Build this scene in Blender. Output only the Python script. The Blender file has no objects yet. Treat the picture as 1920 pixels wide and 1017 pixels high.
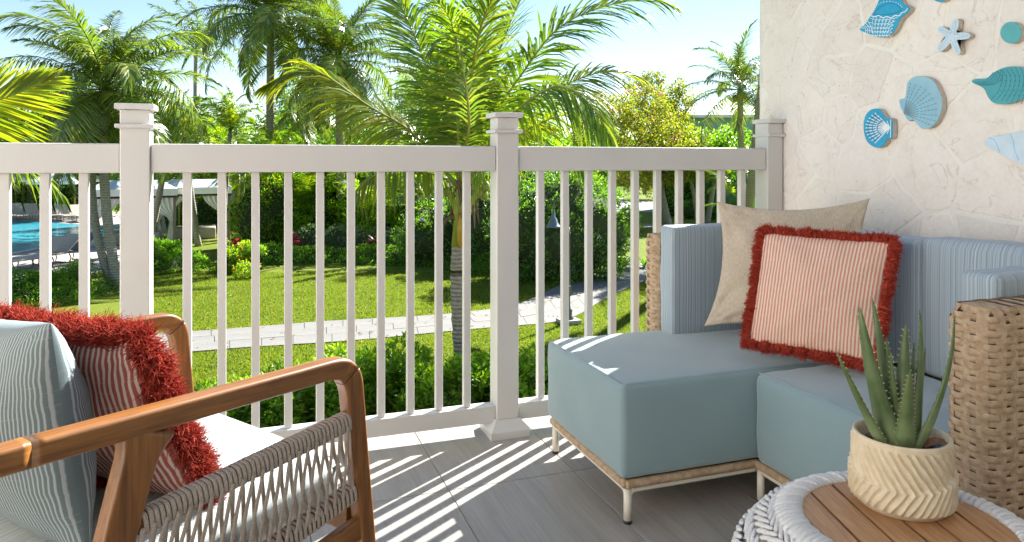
import bpy, bmesh, math, random
import numpy as np
from mathutils import Vector, Matrix
random.seed(7); rng = np.random.default_rng(7)
C = bpy.context.scene.collection
scn = bpy.context.scene
# ------------------------------------------------------------------ camera, light
TH = math.radians(19.4); ST, CT = math.sin(TH), math.cos(TH)
FP, EYE, HZ = 1366.0, 1.01, 303.0
GZ = -2.19
cam = bpy.data.objects.new('camera', bpy.data.cameras.new('camera')); C.objects.link(cam)
cam.location = (0, 0, EYE); cam.rotation_euler = (math.pi/2, 0, -TH)
cam.data.sensor_width = 36; cam.data.lens = 36*FP/1920; cam.data.shift_y = -(508.5-HZ)/1920
cam.data.clip_start = 0.05; cam.data.clip_end = 3000
scn.camera = cam
SUN_EL = math.radians(36.6); SAZ = math.atan2(0.82, 0.572)        # azimuth from +Y towards +X
world = bpy.data.worlds.new('World'); scn.world = world; world.use_nodes = True
wn = world.node_tree; bg = wn.nodes['Background']
sky = wn.nodes.new('ShaderNodeTexSky'); sky.sky_type = 'NISHITA'; sky.sun_disc = False
sky.sun_elevation = SUN_EL; sky.sun_rotation = SAZ; sky.air_density = 1.0; sky.dust_density = 0.0; sky.ozone_density = 1.5
wn.links.new(sky.outputs[0], bg.inputs[0]); bg.inputs[1].default_value = 0.05
sl = bpy.data.lights.new('sun', 'SUN'); sl.energy = 4.8; sl.angle = math.radians(0.5); sl.color = (1, 0.97, 0.92)
so = bpy.data.objects.new('sun', sl); C.objects.link(so)
sd = Vector((math.sin(SAZ)*math.cos(SUN_EL), math.cos(SAZ)*math.cos(SUN_EL), math.sin(SUN_EL)))
so.rotation_euler = sd.to_track_quat('Z', 'Y').to_euler(); so.location = (20, 14, 20)
scn.view_settings.view_transform = 'Standard'; scn.view_settings.look = 'None'
scn.view_settings.exposure = 2.0; scn.view_settings.gamma = 1
scn.view_settings.use_white_balance = True; scn.view_settings.white_balance_temperature = 6550; scn.view_settings.white_balance_tint = 8
scn.render.engine = 'CYCLES'
scn.cycles.max_bounces = 10; scn.cycles.diffuse_bounces = 6; scn.cycles.transparent_max_bounces = 12

# ------------------------------------------------------------------ measuring helpers (real distances)
def at(px, py, D):
    L = (px-960)/FP*D
    return Vector((D*ST+L*CT, D*CT-L*ST, EYE-(py-HZ)*D/FP))
def onz(px, py, z): return at(px, py, (EYE-z)*FP/(py-HZ))
def ong(px, py): return onz(px, py, GZ)
def onY(px, py, Y):
    a = px-960; return at(px, py, FP*Y/(FP*CT-a*ST))
def onX(px, py, X):
    a = px-960; return at(px, py, FP*X/(FP*ST+a*CT))

# ------------------------------------------------------------------ object helpers
def tag(o, label=None, cat=None, group=None, kind=None):
    if label: o['label'] = label
    if cat: o['category'] = cat
    if group: o['group'] = group
    if kind: o['kind'] = kind
    return o
def empty(name, loc=(0,0,0), rz=0, label=None, cat=None, group=None, kind=None):
    o = bpy.data.objects.new(name, None); C.objects.link(o); o.location = loc; o.rotation_euler = (0,0,rz)
    o.empty_display_size = 0.1
    return tag(o, label, cat, group, kind)
def link(name, me, parent=None, loc=None, rot=None, scale=None):
    o = bpy.data.objects.new(name, me); C.objects.link(o)
    if parent: o.parent = parent
    if loc is not None: o.location = loc
    if rot is not None: o.rotation_euler = rot
    if scale is not None: o.scale = scale
    return o
def mesh(name, v, f, m, smooth=False, uv=None):
    me = bpy.data.meshes.new(name)
    if isinstance(v, np.ndarray) and isinstance(f, np.ndarray):
        n, k = f.shape
        me.vertices.add(len(v)); me.vertices.foreach_set('co', v.astype(np.float32).ravel())
        me.loops.add(n*k); me.loops.foreach_set('vertex_index', f.astype(np.int32).ravel())
        me.polygons.add(n)
        me.polygons.foreach_set('loop_start', np.arange(0, n*k, k, dtype=np.int32))
        me.update(calc_edges=True)
    else:
        me.from_pydata([tuple(p) for p in v], [], [tuple(int(i) for i in q) for q in f])
    if uv is not None:
        ul = me.uv_layers.new(name='UVMap')
        li = np.zeros(len(me.loops), dtype=np.int32); me.loops.foreach_get('vertex_index', li)
        ul.data.foreach_set('uv', np.asarray(uv, dtype=np.float32)[li].ravel())
    for mm in (m if isinstance(m, (list, tuple)) else [m]): me.materials.append(mm)
    if smooth: me.polygons.foreach_set('use_smooth', np.ones(len(me.polygons), dtype=bool))
    me.update()
    return me
def obj(name, v, f, m, parent=None, smooth=False, uv=None, **kw):
    return link(name, mesh(name, v, f, m, smooth, uv), parent, **kw)
def bmobj(name, bm, m, parent=None, smooth=False, **kw):
    me = bpy.data.meshes.new(name); bm.normal_update(); bm.to_mesh(me); bm.free()
    for mm in (m if isinstance(m, (list, tuple)) else [m]): me.materials.append(mm)
    if smooth:
        me.polygons.foreach_set('use_smooth', np.ones(len(me.polygons), dtype=bool))
    return link(name, me, parent, **kw)
def box_bm(x0,x1,y0,y1,z0,z1, bev=0.0, seg=2):
    bm = bmesh.new(); bmesh.ops.create_cube(bm, size=1)
    bmesh.ops.scale(bm, vec=(x1-x0, y1-y0, z1-z0), verts=bm.verts)
    bmesh.ops.translate(bm, vec=((x0+x1)/2, (y0+y1)/2, (z0+z1)/2), verts=bm.verts)
    if bev: bmesh.ops.bevel(bm, geom=list(bm.edges), offset=bev, segments=seg, profile=0.5, affect='EDGES')
    return bm
def box(name, x0,x1,y0,y1,z0,z1, m, parent=None, bev=0.0, seg=2, smooth=False, **kw):
    o = bmobj(name, box_bm(x0,x1,y0,y1,z0,z1,bev,seg), m, parent, smooth, **kw)
    if bev: wn_(o)
    return o
def wn_(o):
    o.data.polygons.foreach_set('use_smooth', np.ones(len(o.data.polygons), dtype=bool))
    md = o.modifiers.new('wn', 'WEIGHTED_NORMAL'); md.keep_sharp = True
def catmull(P, n):
    P = [np.array(p, float) for p in P]; P = [2*P[0]-P[1]] + P + [2*P[-1]-P[-2]]
    out = []
    for i in range(1, len(P)-2):
        for k in range(n):
            t = k/n; a,b,c,d = P[i-1:i+3]
            out.append(0.5*((2*b)+(-a+c)*t+(2*a-5*b+4*c-d)*t*t+(-a+3*b-3*c+d)*t**3))
    out.append(P[-2]); return np.array(out)
def sweep(path, prof, up=(0,0,1), closed=False, cap=True):
    """prof: function(i, n)-> list of (side, up) or constant list. returns v,f"""
    path = np.asarray(path, float); n = len(path); V = []; F = []
    for i in range(n):
        a = path[(i-1) % n] if (closed or i > 0) else path[0]
        b = path[(i+1) % n] if (closed or i < n-1) else path[-1]
        t = b-a; t /= (np.linalg.norm(t)+1e-12)
        s = np.cross(t, up); 
        if np.linalg.norm(s) < 1e-4: s = np.cross(t, (0,1,0.01))
        s /= np.linalg.norm(s); u = np.cross(s, t)
        pr = prof(i, n) if callable(prof) else prof
        for (x, y) in pr: V.append(path[i]+s*x+u*y)
    m = len(pr)
    for i in range(n if closed else n-1):
        for k in range(m):
            a = i*m+k; b = i*m+(k+1) % m; j = ((i+1) % n)*m
            F.append((a, b, j+(k+1) % m, j+k))
    if cap and not closed:
        F.append(tuple(range(m-1, -1, -1))); F.append(tuple((n-1)*m+k for k in range(m)))
    return V, F
def circ(r, k=8): return [(r*math.cos(2*math.pi*i/k), r*math.sin(2*math.pi*i/k)) for i in range(k)]
def rrect(w, h, r=0.006, q=3):
    out = []
    for (cx, cy, a0) in ((w/2-r, h/2-r, 0), (-w/2+r, h/2-r, 90), (-w/2+r, -h/2+r, 180), (w/2-r, -h/2+r, 270)):
        for i in range(q):
            a = math.radians(a0+90*i/(q-1)); out.append((cx+r*math.cos(a), cy+r*math.sin(a)))
    return out
def tube(name, path, r0, m, parent=None, r1=None, k=8, smooth=True, **kw):
    r1 = r0 if r1 is None else r1
    v, f = sweep(path, lambda i, n: circ(r0+(r1-r0)*i/(n-1), k))
    return obj(name, v, f, m, parent, smooth, **kw)
def lathe(prof, k=32, cap=True):
    V = []; F = []
    for (r, z) in prof:
        for i in range(k):
            a = 2*math.pi*i/k; V.append((r*math.cos(a), r*math.sin(a), z))
    for j in range(len(prof)-1):
        for i in range(k):
            F.append((j*k+i, j*k+(i+1) % k, (j+1)*k+(i+1) % k, (j+1)*k+i))
    if cap: F.append(tuple(range(k-1,-1,-1))); F.append(tuple((len(prof)-1)*k+i for i in range(k)))
    return V, F
class Acc:
    def __init__(s): s.v = []; s.f = []; s.n = 0
    def add(s, v, f):
        s.v.extend([tuple(p) for p in v]); s.f.extend([tuple(i+s.n for i in q) for q in f]); s.n += len(v)

# ------------------------------------------------------------------ materials
def newmat(name):
    m = bpy.data.materials.new(name); m.use_nodes = True
    nt = m.node_tree; b = nt.nodes['Principled BSDF']; return m, nt, b
def N(nt, t, **kw):
    n = nt.nodes.new('ShaderNode'+t)
    for k, v in kw.items():
        if k.startswith('i_'):
            n.inputs[k[2:].replace('_', ' ')].default_value = v
        else: setattr(n, k, v)
    return n
def ramp(nt, fac, stops):
    r = nt.nodes.new('ShaderNodeValToRGB'); e = r.color_ramp.elements
    while len(e) < len(stops): e.new(0.5)
    for i, (p, c) in enumerate(stops): e[i].position = p; e[i].color = (*c, 1)
    nt.links.new(fac, r.inputs[0]); return r.outputs[0]
def mapping(nt, scale=(1,1,1), src='Object', rot=(0,0,0)):
    tc = N(nt, 'TexCoord'); mp = N(nt, 'Mapping'); mp.inputs['Scale'].default_value = scale; mp.inputs['Rotation'].default_value = rot
    nt.links.new(tc.outputs[src], mp.inputs[0]); return mp.outputs[0]
def bump(nt, b, h, dist=0.002, strength=0.5):
    n = N(nt, 'Bump'); n.inputs['Strength'].default_value = strength; n.inputs['Distance'].default_value = dist
    nt.links.new(h, n.inputs['Height']); nt.links.new(n.outputs[0], b.inputs['Normal']); return n
def mixc(nt, fac, a, bcol, mode='MIX'):
    m = N(nt, 'MixRGB', blend_type=mode)
    for i, x in ((0, fac), (1, a), (2, bcol)):
        if hasattr(x, 'is_output') or hasattr(x, 'links'): nt.links.new(x, m.inputs[i])
        else: m.inputs[i].default_value = x if i == 0 else (*x, 1)
    return m.outputs[0]
def simple(name, c1, c2=None, rough=0.6, scale=8, src='Object', bsc=None, bd=0.001, bs=0.4, spec=0.5, metal=0, detail=4, anis=(1,1,1)):
    m, nt, b = newmat(name); b.inputs['Roughness'].default_value = rough; b.inputs['Metallic'].default_value = metal
    b.inputs['Specular IOR Level'].default_value = spec
    mp = mapping(nt, anis, src)
    if c2:
        nz = N(nt, 'TexNoise', i_Scale=scale, i_Detail=detail); nt.links.new(mp, nz.inputs[0])
        nt.links.new(ramp(nt, nz.outputs[0], [(0.35, c1), (0.65, c2)]), b.inputs['Base Color'])
    else: b.inputs['Base Color'].default_value = (*c1, 1)
    if bsc:
        nz = N(nt, 'TexNoise', i_Scale=bsc, i_Detail=5); nt.links.new(mp, nz.inputs[0]); bump(nt, b, nz.outputs[0], bd, bs)
    return m
def leafmat(name, cols, trans=0.45, rough=0.4, tcol=None, spec=0.5, yel=None):
    """per-leaf colour variation, diffuse + gloss + light shining through"""
    m, nt, b = newmat(name)
    geo = N(nt, 'NewGeometry'); 
    nz = N(nt, 'TexNoise', i_Scale=0.9, i_Detail=2); nt.links.new(mapping(nt), nz.inputs[0])
    add = N(nt, 'Math', operation='MULTIPLY_ADD'); nt.links.new(nz.outputs[0], add.inputs[0]); add.inputs[1].default_value = 0.6
    sc = N(nt, 'Math', operation='MULTIPLY'); nt.links.new(geo.outputs['Random Per Island'], sc.inputs[0]); sc.inputs[1].default_value = 0.75
    sub = N(nt, 'Math', operation='SUBTRACT'); nt.links.new(sc.outputs[0], sub.inputs[0]); sub.inputs[1].default_value = 0.15
    nt.links.new(sub.outputs[0], add.inputs[2])
    k = len(cols); col = ramp(nt, add.outputs[0], [(0.1+0.8*i/max(1, k-1), c) for i, c in enumerate(cols)])
    nt.links.new(col, b.inputs['Base Color']); b.inputs['Roughness'].default_value = rough; b.inputs['Specular IOR Level'].default_value = spec
    tr = N(nt, 'BsdfTranslucent')
    t2 = mixc(nt, 1.0, col, tcol or (1.6, 1.9, 0.5), 'MULTIPLY'); nt.links.new(t2, tr.inputs[0])
    mx = N(nt, 'MixShader'); mx.inputs[0].default_value = trans
    nt.links.new(b.outputs[0], mx.inputs[1]); nt.links.new(tr.outputs[0], mx.inputs[2])
    nt.links.new(mx.outputs[0], nt.nodes['Material Output'].inputs[0]); return m
def linemat(name, base, lines, freq, src='UV', rough=0.9, axis=0, weave=900, seed=0.0, hard=(0.42, 0.58), wob=0.0):
    """fabric with fine lines: base -> lines picked by 1-D noise along one axis, plus thread weave"""
    m, nt, b = newmat(name); b.inputs['Roughness'].default_value = rough; b.inputs['Specular IOR Level'].default_value = 0.15
    b.inputs['Sheen Weight'].default_value = 0.15
    tc = N(nt, 'TexCoord'); sp = N(nt, 'SeparateXYZ'); nt.links.new(tc.outputs[src], sp.inputs[0])
    cb = N(nt, 'CombineXYZ'); nt.links.new(sp.outputs[axis], cb.inputs[0]); cb.inputs[1].default_value = seed
    nz = N(nt, 'TexNoise', i_Scale=freq, i_Detail=2.5, i_Roughness=0.7); nt.links.new(cb.outputs[0], nz.inputs[0])
    col = ramp(nt, nz.outputs[0], [(hard[0], base), (hard[1], lines)])
    n2 = N(nt, 'TexNoise', i_Scale=weave, i_Detail=1); nt.links.new(tc.outputs[src], n2.inputs[0])
    c2 = mixc(nt, 0.25, col, ramp(nt, n2.outputs[0], [(0.3, tuple(x*0.7 for x in base)), (0.7, tuple(min(1, x*1.2) for x in base))]))
    nt.links.new(c2, b.inputs['Base Color']); bump(nt, b, n2.outputs[0], 0.0006, 0.5)
    return m
def stripemat(name, c1, c2, period, axis=0, rough=0.9, weave=900, duty=0.5):
    m, nt, b = newmat(name); b.inputs['Roughness'].default_value = rough; b.inputs['Specular IOR Level'].default_value = 0.15
    tc = N(nt, 'TexCoord'); sp = N(nt, 'SeparateXYZ'); nt.links.new(tc.outputs['UV'], sp.inputs[0])
    nw = N(nt, 'TexNoise', i_Scale=60, i_Detail=2); nt.links.new(tc.outputs['UV'], nw.inputs[0])
    ma = N(nt, 'Math', operation='MULTIPLY_ADD'); nt.links.new(nw.outputs[0], ma.inputs[0]); ma.inputs[1].default_value = period*0.25
    nt.links.new(sp.outputs[axis], ma.inputs[2])
    dv = N(nt, 'Math', operation='DIVIDE'); nt.links.new(ma.outputs[0], dv.inputs[0]); dv.inputs[1].default_value = period
    fr = N(nt, 'Math', operation='FRACT'); nt.links.new(dv.outputs[0], fr.inputs[0])
    col = ramp(nt, fr.outputs[0], [(0.0, c1), (duty-0.08, c1), (duty+0.04, c2), (0.92, c2), (1.0, c1)])
    # slub threads across
    mp = N(nt, 'Mapping'); mp.inputs['Scale'].default_value = (12, 260, 1) if axis == 0 else (260, 12, 1)
    nt.links.new(tc.outputs['UV'], mp.inputs[0]); n3 = N(nt, 'TexNoise', i_Scale=1, i_Detail=2); nt.links.new(mp.outputs[0], n3.inputs[0])
    sl_ = ramp(nt, n3.outputs[0], [(0.62, (0,0,0)), (0.75, (1,1,1))])
    f = N(nt, 'Math', operation='MULTIPLY'); nt.links.new(sl_, f.inputs[0]); f.inputs[1].default_value = 0.45
    col = mixc(nt, f.outputs[0], col, c2)
    n2 = N(nt, 'TexNoise', i_Scale=weave, i_Detail=1); nt.links.new(tc.outputs['UV'], n2.inputs[0])
    nt.links.new(mixc(nt, 0.12, col, n2.outputs[1], 'OVERLAY'), b.inputs['Base Color']); bump(nt, b, n2.outputs[0], 0.0006, 0.5)
    return m
def woodmat(name, c1, c2, c3, scale=1.0, anis=(2, 30, 30), rough=0.45, src='Object'):
    m, nt, b = newmat(name); b.inputs['Roughness'].default_value = rough; b.inputs['Coat Weight'].default_value = 0.35; b.inputs['Coat Roughness'].default_value = 0.3
    oi = N(nt, 'ObjectInfo'); mp = mapping(nt, tuple(a*scale for a in anis), src)
    ad = N(nt, 'VectorMath', operation='ADD'); nt.links.new(mp, ad.inputs[0])
    ml = N(nt, 'VectorMath', operation='SCALE'); ml.inputs[0].default_value = (31, 17, 9); nt.links.new(oi.outputs['Random'], ml.inputs['Scale'])
    nt.links.new(ml.outputs[0], ad.inputs[1])
    n1 = N(nt, 'TexNoise', i_Scale=1.0, i_Detail=6, i_Distortion=1.2, i_Roughness=0.65); nt.links.new(ad.outputs[0], n1.inputs[0])
    n2 = N(nt, 'TexNoise', i_Scale=6.0, i_Detail=3); nt.links.new(ad.outputs[0], n2.inputs[0])
    c = ramp(nt, n1.outputs[0], [(0.3, c1), (0.5, c2), (0.7, c3)])
    c = mixc(nt, 0.35, c, ramp(nt, n2.outputs[0], [(0.35, c1), (0.6, c3)]))
    nt.links.new(c, b.inputs['Base Color']); bump(nt, b, n2.outputs[0], 0.0006, 0.35)
    return m

M = {}
M['white'] = simple('white_vinyl', (0.61, 0.60, 0.588), (0.64, 0.63, 0.618), 0.30, 3, bsc=60, bd=0.0003, bs=0.15)
M['cream_metal'] = simple('cream_metal', (0.76, 0.72, 0.62), (0.79, 0.75, 0.66), 0.35, 5)
M['teak'] = woodmat('teak', (0.10, 0.033, 0.005), (0.205, 0.074, 0.012), (0.32, 0.132, 0.024))
M['teak_leg'] = woodmat('teak_upright', (0.10, 0.033, 0.005), (0.205, 0.074, 0.012), (0.32, 0.132, 0.024), anis=(30, 30, 2))
M['teak_top'] = woodmat('teak_table', (0.27, 0.12, 0.045), (0.44, 0.22, 0.09), (0.58, 0.32, 0.15), anis=(3, 40, 40))
M['rope'] = simple('taupe_rope', (0.38, 0.315, 0.26), (0.52, 0.44, 0.37), 0.85, 350, bsc=700, bd=0.001, bs=0.8, spec=0.2)
M['white_rope'] = simple('white_rope', (0.66, 0.65, 0.64), (0.76, 0.75, 0.74), 0.85, 250, bsc=520, bd=0.0015, bs=0.9, spec=0.2)
M['wicker'] = simple('tan_wicker', (0.40, 0.275, 0.175), (0.56, 0.42, 0.285), 0.75, 60, bsc=900, bd=0.001, bs=0.8, spec=0.25)
M['wicker_dark'] = simple('wicker_core', (0.10, 0.065, 0.04), None, 0.9)
M['seat_blue'] = simple('blue_grey_canvas', (0.235, 0.335, 0.365), (0.255, 0.36, 0.39), 0.85, 4, bsc=1100, bd=0.0006, bs=0.5, spec=0.2, anis=(1,1,1))
M['seat_blue'].node_tree.nodes['Principled BSDF'].inputs['Sheen Weight'].default_value = 0.5
M['stripe_blue'] = linemat('blue_pinstripe', (0.24, 0.32, 0.39), (0.62, 0.68, 0.72), 190, hard=(0.42, 0.62))
M['stripe_seat'] = linemat('pale_pinstripe', (0.36, 0.42, 0.43), (0.64, 0.67, 0.67), 160, hard=(0.40, 0.58))
M['pillow_green'] = stripemat('grey_green_stripe', (0.15, 0.195, 0.21), (0.38, 0.42, 0.44), 0.0062, duty=0.62)
M['pillow_red'] = stripemat('coral_stripe', (0.64, 0.29, 0.21), (0.80, 0.66, 0.56), 0.0098, duty=0.50)
M['pillow_dark'] = stripemat('maroon_stripe', (0.36, 0.10, 0.085), (0.62, 0.53, 0.47), 0.0105, duty=0.55)
M['linen'] = simple('beige_linen', (0.50, 0.42, 0.325), (0.62, 0.54, 0.435), 0.9, 260, src='UV', bsc=600, bd=0.0008, bs=0.6, spec=0.15, anis=(1, 0.25, 1))
M['fringe'] = leafmat('coral_fringe', [(0.27, 0.028, 0.022), (0.42, 0.058, 0.042), (0.56, 0.115, 0.08)], 0.15, 1.0, (1.2, 0.8, 0.7), 0.0)
M['fringe_coral'] = leafmat('bright_coral_fringe', [(0.40, 0.045, 0.03), (0.60, 0.085, 0.055), (0.74, 0.15, 0.095)], 0.15, 1.0, (1.2, 0.8, 0.7), 0.0)
M['pot'] = simple('sand_ceramic', (0.62, 0.52, 0.37), (0.70, 0.60, 0.45), 0.85, 60, bsc=500, bd=0.0012, bs=0.7, spec=0.2)
M['soil'] = simple('soil', (0.02, 0.015, 0.012), (0.05, 0.035, 0.025), 0.95, 80, bsc=90, bd=0.01, bs=1)
M['black'] = simple('black_plastic', (0.015, 0.015, 0.017), None, 0.4)
M['dry_leaf'] = simple('dry_leaf', (0.16, 0.07, 0.035), (0.26, 0.13, 0.07), 0.8, 30)
# ================================================================== BALCONY FLOOR
def floormat():
    m, nt, b = newmat('floor_tile'); b.inputs['Roughness'].default_value = 0.38; b.inputs['Specular IOR Level'].default_value = 0.5
    oi = N(nt, 'ObjectInfo'); ml = N(nt, 'VectorMath', operation='SCALE'); ml.inputs[0].default_value = (23, 41, 3)
    nt.links.new(oi.outputs['Random'], ml.inputs['Scale'])
    def nz(scale, anis, det):
        mp = mapping(nt, anis); ad = N(nt, 'VectorMath', operation='ADD'); nt.links.new(mp, ad.inputs[0]); nt.links.new(ml.outputs[0], ad.inputs[1])
        n = N(nt, 'TexNoise', i_Scale=scale, i_Detail=det, i_Roughness=0.7); nt.links.new(ad.outputs[0], n.inputs[0]); return n.outputs[0]
    a = nz(1, (150, 5, 5), 5); c = nz(1, (28, 2.0, 2), 4)
    col = mixc(nt, 0.5, ramp(nt, a, [(0.3, (0.25, 0.225, 0.20)), (0.7, (0.43, 0.395, 0.355))]), ramp(nt, c, [(0.3, (0.265, 0.24, 0.212)), (0.7, (0.43, 0.398, 0.362))]))
    sc = N(nt, 'MapRange'); nt.links.new(oi.outputs['Random'], sc.inputs[0]); sc.inputs[3].default_value = 0.9; sc.inputs[4].default_value = 1.1
    hs = N(nt, 'HueSaturation'); nt.links.new(sc.outputs[0], hs.inputs['Value']); nt.links.new(col, hs.inputs['Color'])
    nt.links.new(hs.outputs[0], b.inputs['Base Color']); bump(nt, b, a, 0.0008, 0.5)
    return m
M['tile'] = floormat()
M['grout'] = simple('grout', (0.25, 0.23, 0.21), None, 0.9)
M['render_white'] = simple('white_render', (0.72, 0.70, 0.67), (0.77, 0.75, 0.72), 0.85, 4, bsc=60, bd=0.002)
floor = box('floor', -2.3, 2.30, -1.3, 2.80, -0.25, -0.004, M['grout']); tag(floor, kind='structure')
tw, td = 0.42, 0.84
for i in range(-9, 4):
    for j in range(-4, 1):
        x0 = 0.56+i*tw; x1 = x0+tw; y0 = 2.175+j*td; y1 = y0+td
        x0 = max(x0, -2.295); x1 = min(x1, 2.11); y0 = max(y0, -1.3); y1 = min(y1, 2.79)
        if x1-x0 < 0.05 or y1-y0 < 0.05: continue
        g = 0.0012; cx, cy = (x0+x1)/2, (y0+y1)/2; hx, hy = (x1-x0)/2-g, (y1-y0)/2-g
        bm = box_bm(-hx, hx, -hy, hy, -0.006, 0, 0.0012, 1)
        o = bmobj('tile', bm, M['tile'], floor); o.location = (cx, cy, 0)



fac = empty('unseen_facade', (-3.5, -1.3, 0), 0, 'dark building front behind the balcony, outside the photo', 'building')  # added out of view; kept dark and tall to block light from behind
M['facade'] = simple('facade_render', (0.12, 0.11, 0.10), (0.15, 0.14, 0.13), 0.9, 3, bsc=60, bd=0.002)
for x0, x1, z0, z1 in ((-9, 0.2, 2.35, 5.6), (0.2, 2.6, 2.35, 5.6), (-9, -2.2, GZ, 2.35), (0.9, 2.6, GZ, 2.35), (-2.2, 0.9, GZ, 0.0)):
    bmobj('wall', box_bm(x0+3.5, x1+3.5, -0.3, 0, z0, z1), M['facade'], fac)
for x in (-2.2, -0.65):
    f_ = bmobj('door_panel', box_bm(x+3.5, x+1.55+3.5, -0.12, -0.06, 0.0, 2.35, 0.01, 1), M['white'], fac); bmobj('pane', box_bm(x+0.12+3.5, x+1.43+3.5, -0.058, -0.05, 0.12, 2.23), simple('door_glass', (0.05, 0.06, 0.065), None, 0.05), f_)
M['cream_render'] = simple('cream_render', (0.78, 0.73, 0.66), (0.82, 0.77, 0.70), 0.9, 3, bsc=60, bd=0.002)
lw = empty('unseen_bounce_wall', (-2.42, 0.7, 0), 0, 'cream partition wall at the other end of the balcony, left outside the photo', 'wall')  # added out of view to bounce sun onto faces turned left
bmobj('panel', box_bm(-0.12, 0.12, -2.0, 2.04, GZ, 2.72, 0.03, 2), M['cream_render'], lw)
# ---- the two unseen walls above are added for the light
def stonemat():
    m, nt, b = newmat('coral_stone'); b.inputs['Roughness'].default_value = 0.9; b.inputs['Specular IOR Level'].default_value = 0.15
    mp = mapping(nt); oi = N(nt, 'ObjectInfo')
    n1 = N(nt, 'TexNoise', i_Scale=9, i_Detail=8, i_Roughness=0.65, i_Distortion=0.6); nt.links.new(mp, n1.inputs[0])
    base = ramp(nt, n1.outputs[0], [(0.28, (0.76, 0.67, 0.60)), (0.45, (0.83, 0.765, 0.71)), (0.62, (0.86, 0.81, 0.76)), (0.8, (0.88, 0.84, 0.80))])
    n2 = N(nt, 'TexNoise', i_Scale=70, i_Detail=6); nt.links.new(mp, n2.inputs[0])
    base = mixc(nt, 0.35, base, ramp(nt, n2.outputs[0], [(0.3, (0.76, 0.69, 0.62)), (0.7, (0.88, 0.84, 0.79))]))
    # pits and rust flecks
    v = N(nt, 'TexVoronoi', i_Scale=55, distance='EUCLIDEAN'); nt.links.new(mp, v.inputs[0])
    n3 = N(nt, 'TexNoise', i_Scale=5, i_Detail=3); nt.links.new(mp, n3.inputs[0])
    pit = ramp(nt, v.outputs['Distance'], [(0.05, (1,1,1)), (0.16, (0,0,0))]); msk = ramp(nt, n3.outputs[0], [(0.52, (0,0,0)), (0.66, (1,1,1))])
    pm = mixc(nt, 1.0, pit, msk, 'MULTIPLY')
    base = mixc(nt, pm, base, (0.36, 0.22, 0.13))
    # fine veins
    w = N(nt, 'TexNoise', i_Scale=3.2, i_Detail=5, i_Distortion=1.5); nt.links.new(mp, w.inputs[0])
    vein = ramp(nt, w.outputs[0], [(0.493, (0,0,0)), (0.5, (1,1,1)), (0.507, (0,0,0))])
    vf = N(nt, 'Math', operation='MULTIPLY'); nt.links.new(vein, vf.inputs[0]); vf.inputs[1].default_value = 0.35
    base = mixc(nt, vf.outputs[0], base, (0.45, 0.32, 0.22))
    rr = N(nt, 'MapRange'); nt.links.new(oi.outputs['Random'], rr.inputs[0]); rr.inputs[3].default_value = 0.95; rr.inputs[4].default_value = 1.05
    hs = N(nt, 'HueSaturation'); hs.inputs['Saturation'].default_value = 0.92; nt.links.new(rr.outputs[0], hs.inputs['Value']); nt.links.new(base, hs.inputs['Color'])
    nt.links.new(hs.outputs[0], b.inputs['Base Color'])
    hh = N(nt, 'Math', operation='SUBTRACT'); nt.links.new(n2.outputs[0], hh.inputs[0]); nt.links.new(pm, hh.inputs[1])
    bump(nt, b, hh.outputs[0], 0.0016, 0.6); return m
M['stone'] = stonemat()
M['mortar'] = simple('mortar', (0.84, 0.80, 0.74), (0.88, 0.85, 0.80), 0.95, 12, bsc=120, bd=0.002, bs=0.7)
WX = 2.12; WE = 2.745; WR = 0.075
wall = empty('stone_wall', (0, 0, 0), 0, 'cream stone-clad side wall that ends with a rounded edge beside the white railing', 'wall')
def wsurf(s, z, h):
    """s runs along Y on the face, then round the end"""
    s1 = WE-WR; arc = WR*math.pi/2
    if s <= s1: return (WX-h, s, z)
    if s <= s1+arc:
        a = (s-s1)/WR; return (WX+WR-(WR+h)*math.cos(a), s1+(WR+h)*math.sin(a), z)
    return (WX+WR+(s-s1-arc), WE+h, z)
prof = [wsurf(s, 0, 0)[:2] for s in [-0.5] + [WE-WR+WR*math.pi/2*i/8 for i in range(9)]] + [(WX+0.42, WE), (WX+0.42, -0.5)]
V = [(x, y, GZ) for x, y in prof]+[(x, y, 2.718) for x, y in prof]; n = len(prof)
obj('wall_core', V, [(i, (i+1) % n, n+(i+1) % n, n+i) for i in range(n)]+[tuple(range(n-1, -1, -1)), tuple(range(n, 2*n))], M['mortar'], wall)
def clip(poly, p, nrm):
    out = []
    for i in range(len(poly)):
        a, b = poly[i], poly[(i+1) % len(poly)]
        da = (a[0]-p[0])*nrm[0]+(a[1]-p[1])*nrm[1]; db = (b[0]-p[0])*nrm[0]+(b[1]-p[1])*nrm[1]
        if da <= 0: out.append(a)
        if da*db < 0:
            t = da/(da-db); out.append((a[0]+(b[0]-a[0])*t, a[1]+(b[1]-a[1])*t))
    return out
def voronoi(x0, x1, y0, y1, pts, gap):
    cells = []
    for i, p in enumerate(pts):
        poly = [(x0, y0), (x1, y0), (x1, y1), (x0, y1)]
        for j, q in enumerate(pts):
            if i == j: continue
            dx, dy = q[0]-p[0], q[1]-p[1]; d = math.hypot(dx, dy)
            if d > 1.1: continue
            nn = (dx/d, dy/d); m = ((p[0]+q[0])/2-nn[0]*gap/2, (p[1]+q[1])/2-nn[1]*gap/2)
            poly = clip(poly, m, nn)
            if len(poly) < 3: break
        if len(poly) >= 3: cells.append((p, poly))
    return cells
r2 = random.Random(11); S1 = WE-WR+WR*math.pi/2+0.10
pts = []
for t in range(6000):
    p = (r2.uniform(0.3, S1), r2.uniform(0.0, 2.5)); dmin = r2.choice((0.13, 0.19, 0.26, 0.26))
    if all(math.hypot((p[0]-q[0])*1.15, (p[1]-q[1])*0.85) > max(dmin, q[2]*0.8) for q in pts): pts.append((p[0], p[1], dmin))
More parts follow.
